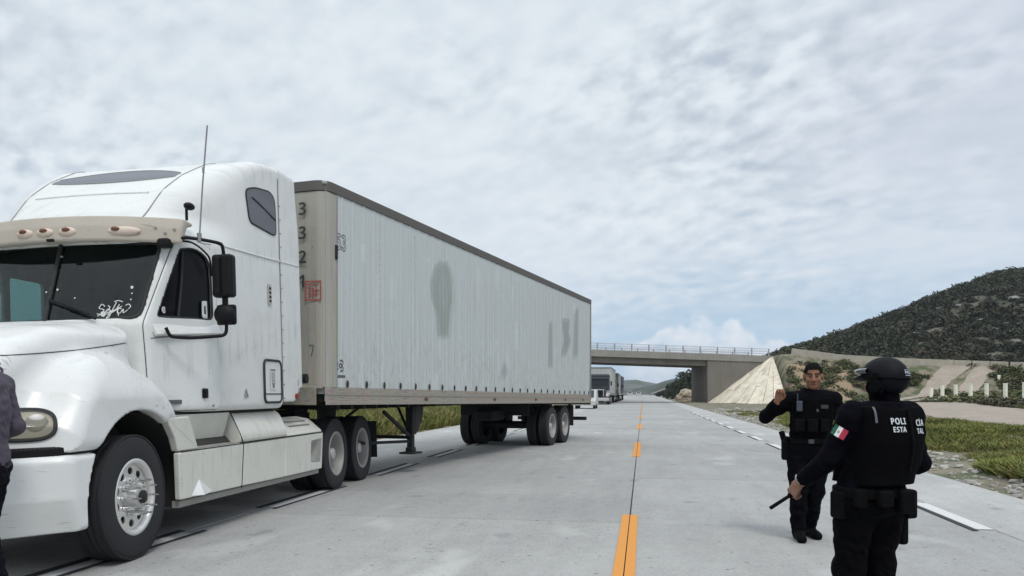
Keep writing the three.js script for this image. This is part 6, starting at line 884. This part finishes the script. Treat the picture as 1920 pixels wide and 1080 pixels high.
// ---- the policeman seen from behind with helmet and ear protection
let batonGrip;
{
  const p = at(1652, HORIZON, 4.42), YW = 206 * Math.PI / 180, t = thing('person', 'person in black police uniform and dark helmet seen from behind, nearest on the right', 'person', [p.x, 0, p.z], YW);
  const J = { s: 0.95, head: [-0.048, 1.475, 0.035], neck: [-0.02, 1.365, 0.0], chest: [0, 1.155, -0.005], hip: [0.05, 0.855, 0.035],
    L: { sh: [0.188, 1.285, 0], el: [0.265, 1.055, 0.09], wr: [0.315, 0.905, 0.285], hi: [0.145, 0.80, 0.035], kn: [0.165, 0.43, 0.06], an: [0.16, 0.085, 0.0], toe: [0.195, 0.035, 0.20], hand: { d: [0.25, -0.75, 0.45], n: [-1, 0, 0.4], t: [0.25, 0.5, 0.9], curl: 0.8 } },
    R: { sh: [-0.188, 1.285, 0], el: [-0.225, 1.03, -0.02], wr: [-0.15, 0.95, 0.20], hi: [-0.045, 0.80, 0.035], kn: [-0.03, 0.43, 0.05], an: [-0.03, 0.085, -0.01], toe: [-0.07, 0.035, 0.19], hand: { d: [0.6, -0.2, 0.7], n: [0.6, 0, -0.8], t: [0.2, 1, 0.2], curl: 0.5 } } };
  const navy = cloth(lin(0.0022, 0.0022, 0.0045));
  const G = makePerson(t, J, { skin: [0.27, 0.15, 0.105], jacket: navy, trousers: cloth(lin(0.0018, 0.0018, 0.0024)), noFace: false, headScale: 0.94, headYaw: 0.42, headPitch: 0.05, girth: 1.04, fine: 0.005 });
  const hd = turned((x, y, z) => headField(0.94, true)(x, y, z) - 0.006, J.head, 0.42, 0.05);
  part('balaclava', field((x, y, z) => Math.max(hd.f(x, y, z), y - J.head[1] - 0.05), [-0.14, J.head[1] - 0.22, -0.14], [0.14, J.head[1] + 0.08, 0.17], 0.007), navy, t);
  // helmet in its own turned frame
  const hel = new THREE.Group(); hel.name = 'helmet'; hel.position.set(...J.head); hel.rotation.set(0.03, 0.42, 0, 'YXZ'); hel.scale.setScalar(0.93); t.add(hel);
  const shell = (x, y, z) => { const o = sdEll(x, y, z, 0, 0.030, -0.008, 0.115, 0.125, 0.138), brow = 0.032 * sstep(-0.03, 0.1, z) - 0.055 * sstep(0.02, -0.08, z); return smin(Math.max(o, -(o + 0.02), brow - 0.012 - y), Math.max(sdEll(x, y, z, 0, 0.030, 0.03, 0.112, 0.022, 0.145), -(sdEll(x, y, z, 0, 0.02, 0.0, 0.09, 0.09, 0.11)), 0.03 - z), 0.012); };
  part('shell', field(shell, [-0.15, -0.08, -0.18], [0.15, 0.19, 0.22], 0.006), phys({ color: lin(0.005, 0.005, 0.008), roughness: 0.6, specularIntensity: 0.3 }), hel);
  part('strap_rail', [tube([...Array(25).keys()].map((k) => { const a = -2.6 + k / 24 * 5.2; return V(Math.sin(a) * 0.120, 0.030 - 0.012 * Math.cos(a), Math.cos(a) * -0.144 - 0.008); }), 0.007, 50, 6)], gearMat, hel);
  for (const s of [1, -1]) { const e = part('ear_cup', [cyl(0.043, 0.045, 'x', s * 0.112, -0.022, -0.005, 24, 0.036), rbox(0.028, 0.10, 0.075, s * 0.105, -0.022, -0.005, 0.02)], gearMat, hel); part('bracket', bar([s * 0.125, 0.0, -0.005], [s * 0.125, 0.055, -0.01], 0.012, 0.03), gearMat, hel); }
  part('visor_band', [tube([...Array(17).keys()].map((k) => { const a = -1.3 + k / 16 * 2.6; return V(Math.sin(a) * 0.125, 0.07, Math.cos(a) * 0.148); }), 0.017, 40, 8)], phys({ color: lin(0.02, 0.022, 0.025), roughness: 0.15, clearcoat: 1 }), hel);
  const badge = canvasTexture(256, 96, (g) => { g.clearRect(0, 0, 256, 96); g.fillStyle = '#b9bfcc'; g.font = 'bold 52px sans-serif'; g.textAlign = 'center'; g.fillText('POLICÍA', 128, 62); g.fillRect(30, 76, 196, 8); g.fillRect(30, 8, 60, 6); });
  { const d = V(0.06, 0.06, 1).normalize(), right = V(-1, 0, 0).addScaledVector(d, d.x).normalize(), up = V(0, 1, 0); print('marking', shell, V(-0.015, 0.055, -0.1), d, right, up, 0.13, 0.045, std(0xffffff, 0.7, { map: badge, transparent: true, alphaTest: 0.35 }), hel, 0.004); }
  // padded carrier with the two-part print on the back
  const vest = (x, y, z) => Math.max(smax(G.B.torso(x, y, z) - 0.055, Math.abs(x - 0.005) - 0.195, 0.025), 0.90 - y, y - 1.345 + 0.25 * Math.max(0, 0.09 - Math.abs(x))) + wrinkle(x, y, z, 0.4);
  part('vest', field(vest, [-0.3, 0.92, -0.27], [0.3, 1.38, 0.28], 0.0095), vestMat, t);
  const shirtAll = (x, y, z) => Math.min(vest(x, y, z), G.jk(x, y, z));
  const ink = (draw) => std(0xffffff, 0.75, { map: canvasTexture(512, 300, (g, w, h) => { g.clearRect(0, 0, w, h); g.fillStyle = '#c9ced2'; g.textAlign = 'center'; draw(g); const r = rng(3); g.globalCompositeOperation = 'destination-out'; for (let i = 0; i < 160; i++) { g.fillStyle = `rgba(0,0,0,${0.2 + 0.5 * r()})`; g.fillRect(r() * w, r() * h, 3 + r() * 20, 1 + r() * 4); } g.globalCompositeOperation = 'source-over'; }), transparent: true, alphaTest: 0.3 });
  const back = V(0, 0, 1), RT = V(-1, 0, 0), UP3 = V(0, 1, 0);
  const two = (a, b) => ink((g) => { g.font = 'bold 150px sans-serif'; g.save(); g.scale(1, 1); g.fillText(a, 256, 128, 490); g.restore(); g.font = 'bold 130px sans-serif'; g.fillText(b, 256, 264, 490); });
  print('lettering', vest, V(0.042, 1.245, 0), back, RT, UP3, 0.135, 0.092, two('POLI', 'ESTA'), t, 0.007); print('lettering', vest, V(-0.106, 1.235, 0), back, RT, UP3, 0.135, 0.092, two('CÍA', 'TAL'), t, 0.007);
  part('vest_strap', tube([V(-0.038, 1.32, traceOn(vest, V(-0.038, 1.3, -0.5), V(0, 0, 1)).z), V(-0.038, 1.15, traceOn(vest, V(-0.038, 1.15, -0.5), V(0, 0, 1)).z - 0.006), V(-0.038, 1.0, traceOn(vest, V(-0.038, 1.0, -0.5), V(0, 0, 1)).z - 0.004)], 0.011, 20, 6), gearMat, t);
  print('reflective_tab', shirtAll, V(0.17, 1.275, 0), V(0.1, -0.2, 1).normalize(), RT, V(0, 1, 0), 0.012, 0.09, std(lin(0.10, 0.10, 0.12), 0.6), t, 0.006);
  // flag on the upper arm
  { const flag = canvasTexture(192, 128, (g) => { g.fillStyle = '#1e5e48'; g.fillRect(0, 0, 64, 128); g.fillStyle = '#e6e4e2'; g.fillRect(64, 0, 64, 128); g.fillStyle = '#b03046'; g.fillRect(128, 0, 64, 128); g.fillStyle = '#8a6a55'; g.beginPath(); g.ellipse(96, 64, 13, 17, 0, 0, 7); g.fill(); g.fillStyle = '#e6e4e2'; g.beginPath(); g.arc(97, 60, 6, 0, 7); g.fill(); });
    const c = V(0.225, 1.20, 0.03), d = V(-0.85, -0.12, 0.5).normalize(), ax = V(0.40, -0.92, 0.35).normalize(), right = V().crossVectors(ax.clone().negate(), d).normalize().negate(), upv = V().crossVectors(d, right).normalize(); if (upv.y < 0) upv.negate(); print('flag_patch', G.jk, c, d, right.z > 0 ? right.negate() : right, upv, 0.085, 0.058, std(0xffffff, 0.8, { map: flag }), t, 0.006); }
  // belt and what hangs on it
  part('belt', field((x, y, z) => Math.max(Math.abs(sdEll(x, y, z, 0.05, 0.875, 0.035, 0.186, 0.5, 0.15)) - 0.018, Math.abs(y - 0.875) - 0.028), [-0.22, 0.82, -0.2], [0.32, 0.93, 0.26], 0.01), gearMat, t);
  for (const [x, z, w, h, d, y] of [[0.17, -0.13, 0.07, 0.10, 0.05, 0.88], [0.05, -0.185, 0.09, 0.09, 0.05, 0.88], [-0.10, -0.18, 0.10, 0.13, 0.06, 0.86], [-0.215, -0.06, 0.07, 0.16, 0.11, 0.83], [-0.20, 0.06, 0.06, 0.12, 0.09, 0.85], [0.215, 0.0, 0.05, 0.15, 0.10, 0.83]]) part('pouch', rbox(w, h, d, x * 0.93 + 0.05, y - 0.025, z * 0.93 + 0.035, 0.018), gearMat, t);
  part('holster', [rbox(0.055, 0.22, 0.11, -0.155, 0.68, 0.04, 0.02), bar([-0.135, 0.85, 0.04], [-0.155, 0.72, 0.04], 0.04, 0.05)], gearMat, t); part('knee_pad', [1, -1].map((s) => new THREE.SphereGeometry(0.07, 16, 10).scale(1, 1.3, 0.6).translate(0.068 + s * 0.098, 0.44, 0.11)), gearMat, t);
  { const gp = G.hands[0].P(0.075, 0.0, 0.03), gq = V(...gp), q = gq.clone().applyAxisAngle(V(0, 1, 0), YW).add(V(p.x, 0, p.z)); batonGrip = q;
    part('wristband', new THREE.TorusGeometry(0.034, 0.009, 8, 20).applyQuaternion(new THREE.Quaternion().setFromUnitVectors(V(0, 0, 1), V(0.25, -0.6, 0.6).normalize())).translate(J.L.wr[0] - 0.002, J.L.wr[1] + 0.012, J.L.wr[2] - 0.012), std(lin(0.35, 0.35, 0.36), 0.5), t); }
}
{ // the baton in the left hand
  const a = batonGrip, tip = at(1444, 953, 4.64), d = tip.clone().sub(a).normalize(), b = a.clone().addScaledVector(d, -0.10), t = thing('baton', 'thin black baton held low in the left hand of the helmeted person', 'baton', a.toArray());
  const L = (p) => p.clone().sub(a).toArray(); part('shaft', bar(L(a), L(tip), 0.019), gearMat, t).geometry = (() => { const len = tip.distanceTo(a), g = new THREE.CylinderGeometry(0.011, 0.010, len, 14).translate(0, len / 2, 0).applyQuaternion(new THREE.Quaternion().setFromUnitVectors(V(0, 1, 0), d)); return g; })(); part('grip', new THREE.CylinderGeometry(0.015, 0.014, 0.16, 14).translate(0, -0.03, 0).applyQuaternion(new THREE.Quaternion().setFromUnitVectors(V(0, 1, 0), d)), gearMat, t);
}
// ---- the person cut by the left picture edge
{
  const p = at(-32, HORIZON, 5.2), t = thing('person', 'person in grey purple shirt and dark trousers at the left edge, before the truck bumper', 'person', [p.x, 0, p.z], -70 * Math.PI / 180);
  const J = { s: 1.03, head: [0, 1.68, 0.05], neck: [0, 1.54, 0.01], chest: [0, 1.31, 0], hip: [0, 0.96, 0],
    L: { sh: [0.205, 1.47, -0.01], el: [0.27, 1.19, -0.13], wr: [0.255, 0.98, 0.04], hi: [0.1, 0.91, 0], kn: [0.12, 0.5, 0.04], an: [0.13, 0.09, -0.02], toe: [0.16, 0.035, 0.19], hand: { d: [-0.1, -0.75, 0.65], n: [-1, 0, 0.1], t: [0, 0.65, 0.75], curl: 0.5 } },
    R: { sh: [-0.205, 1.47, -0.01], el: [-0.26, 1.19, -0.08], wr: [-0.2, 1.02, 0.15], hi: [-0.1, 0.91, 0], kn: [-0.11, 0.5, 0.05], an: [-0.12, 0.09, -0.05], toe: [-0.15, 0.035, 0.16], hand: { d: [0.2, -0.4, 0.9], n: [1, 0, 0], t: [0, 1, 0.4], curl: 0.5 } } };
  const weave = texture(256, 256, (u, v, i, j) => { const k = 0.055 + 0.035 * (hash2(i, j >> 1) - 0.5) + 0.03 * noise3(u * 60, v * 60, 2, 60); return [k * 1.35, k * 1.15, k * 1.55]; }, { rx: 4, ry: 4 });
  const G = makePerson(t, J, { skin: [0.30, 0.15, 0.11], jacket: phys({ color: 0xffffff, map: weave, roughness: 0.9 }), trousers: cloth(lin(0.007, 0.007, 0.011)), headScale: 1.03, fine: 0.006 });
  const hf = headField(1.03, true), tf = turned((x, y, z) => Math.max(hf(x, y, z) - 0.010, 0.06 - 0.9 * Math.max(0, 0.05 - z) - y, Math.abs(x) > 0.072 && y < 0.01 ? 0.01 : -1), J.head, 0);
  part('hair', field(tf.f, [-0.14, J.head[1] - 0.14, J.head[2] - 0.17], [0.14, J.head[1] + 0.18, J.head[2] + 0.15], 0.007), hairMat, t);
  part('belt', field((x, y, z) => Math.max(Math.abs(sdEll(x, y, z, 0, 0.985, 0, 0.182, 0.5, 0.140)) - 0.012, Math.abs(y - 0.955) - 0.02), [-0.27, 0.9, -0.24], [0.27, 1.02, 0.24], 0.01), M.black, t);
}
// ---------------------------------------------------------------- air
scene.fog = new THREE.FogExp2(new THREE.Color().setRGB(0.72, 0.80, 0.90), 0.00014);
renderer.render(scene, camera);
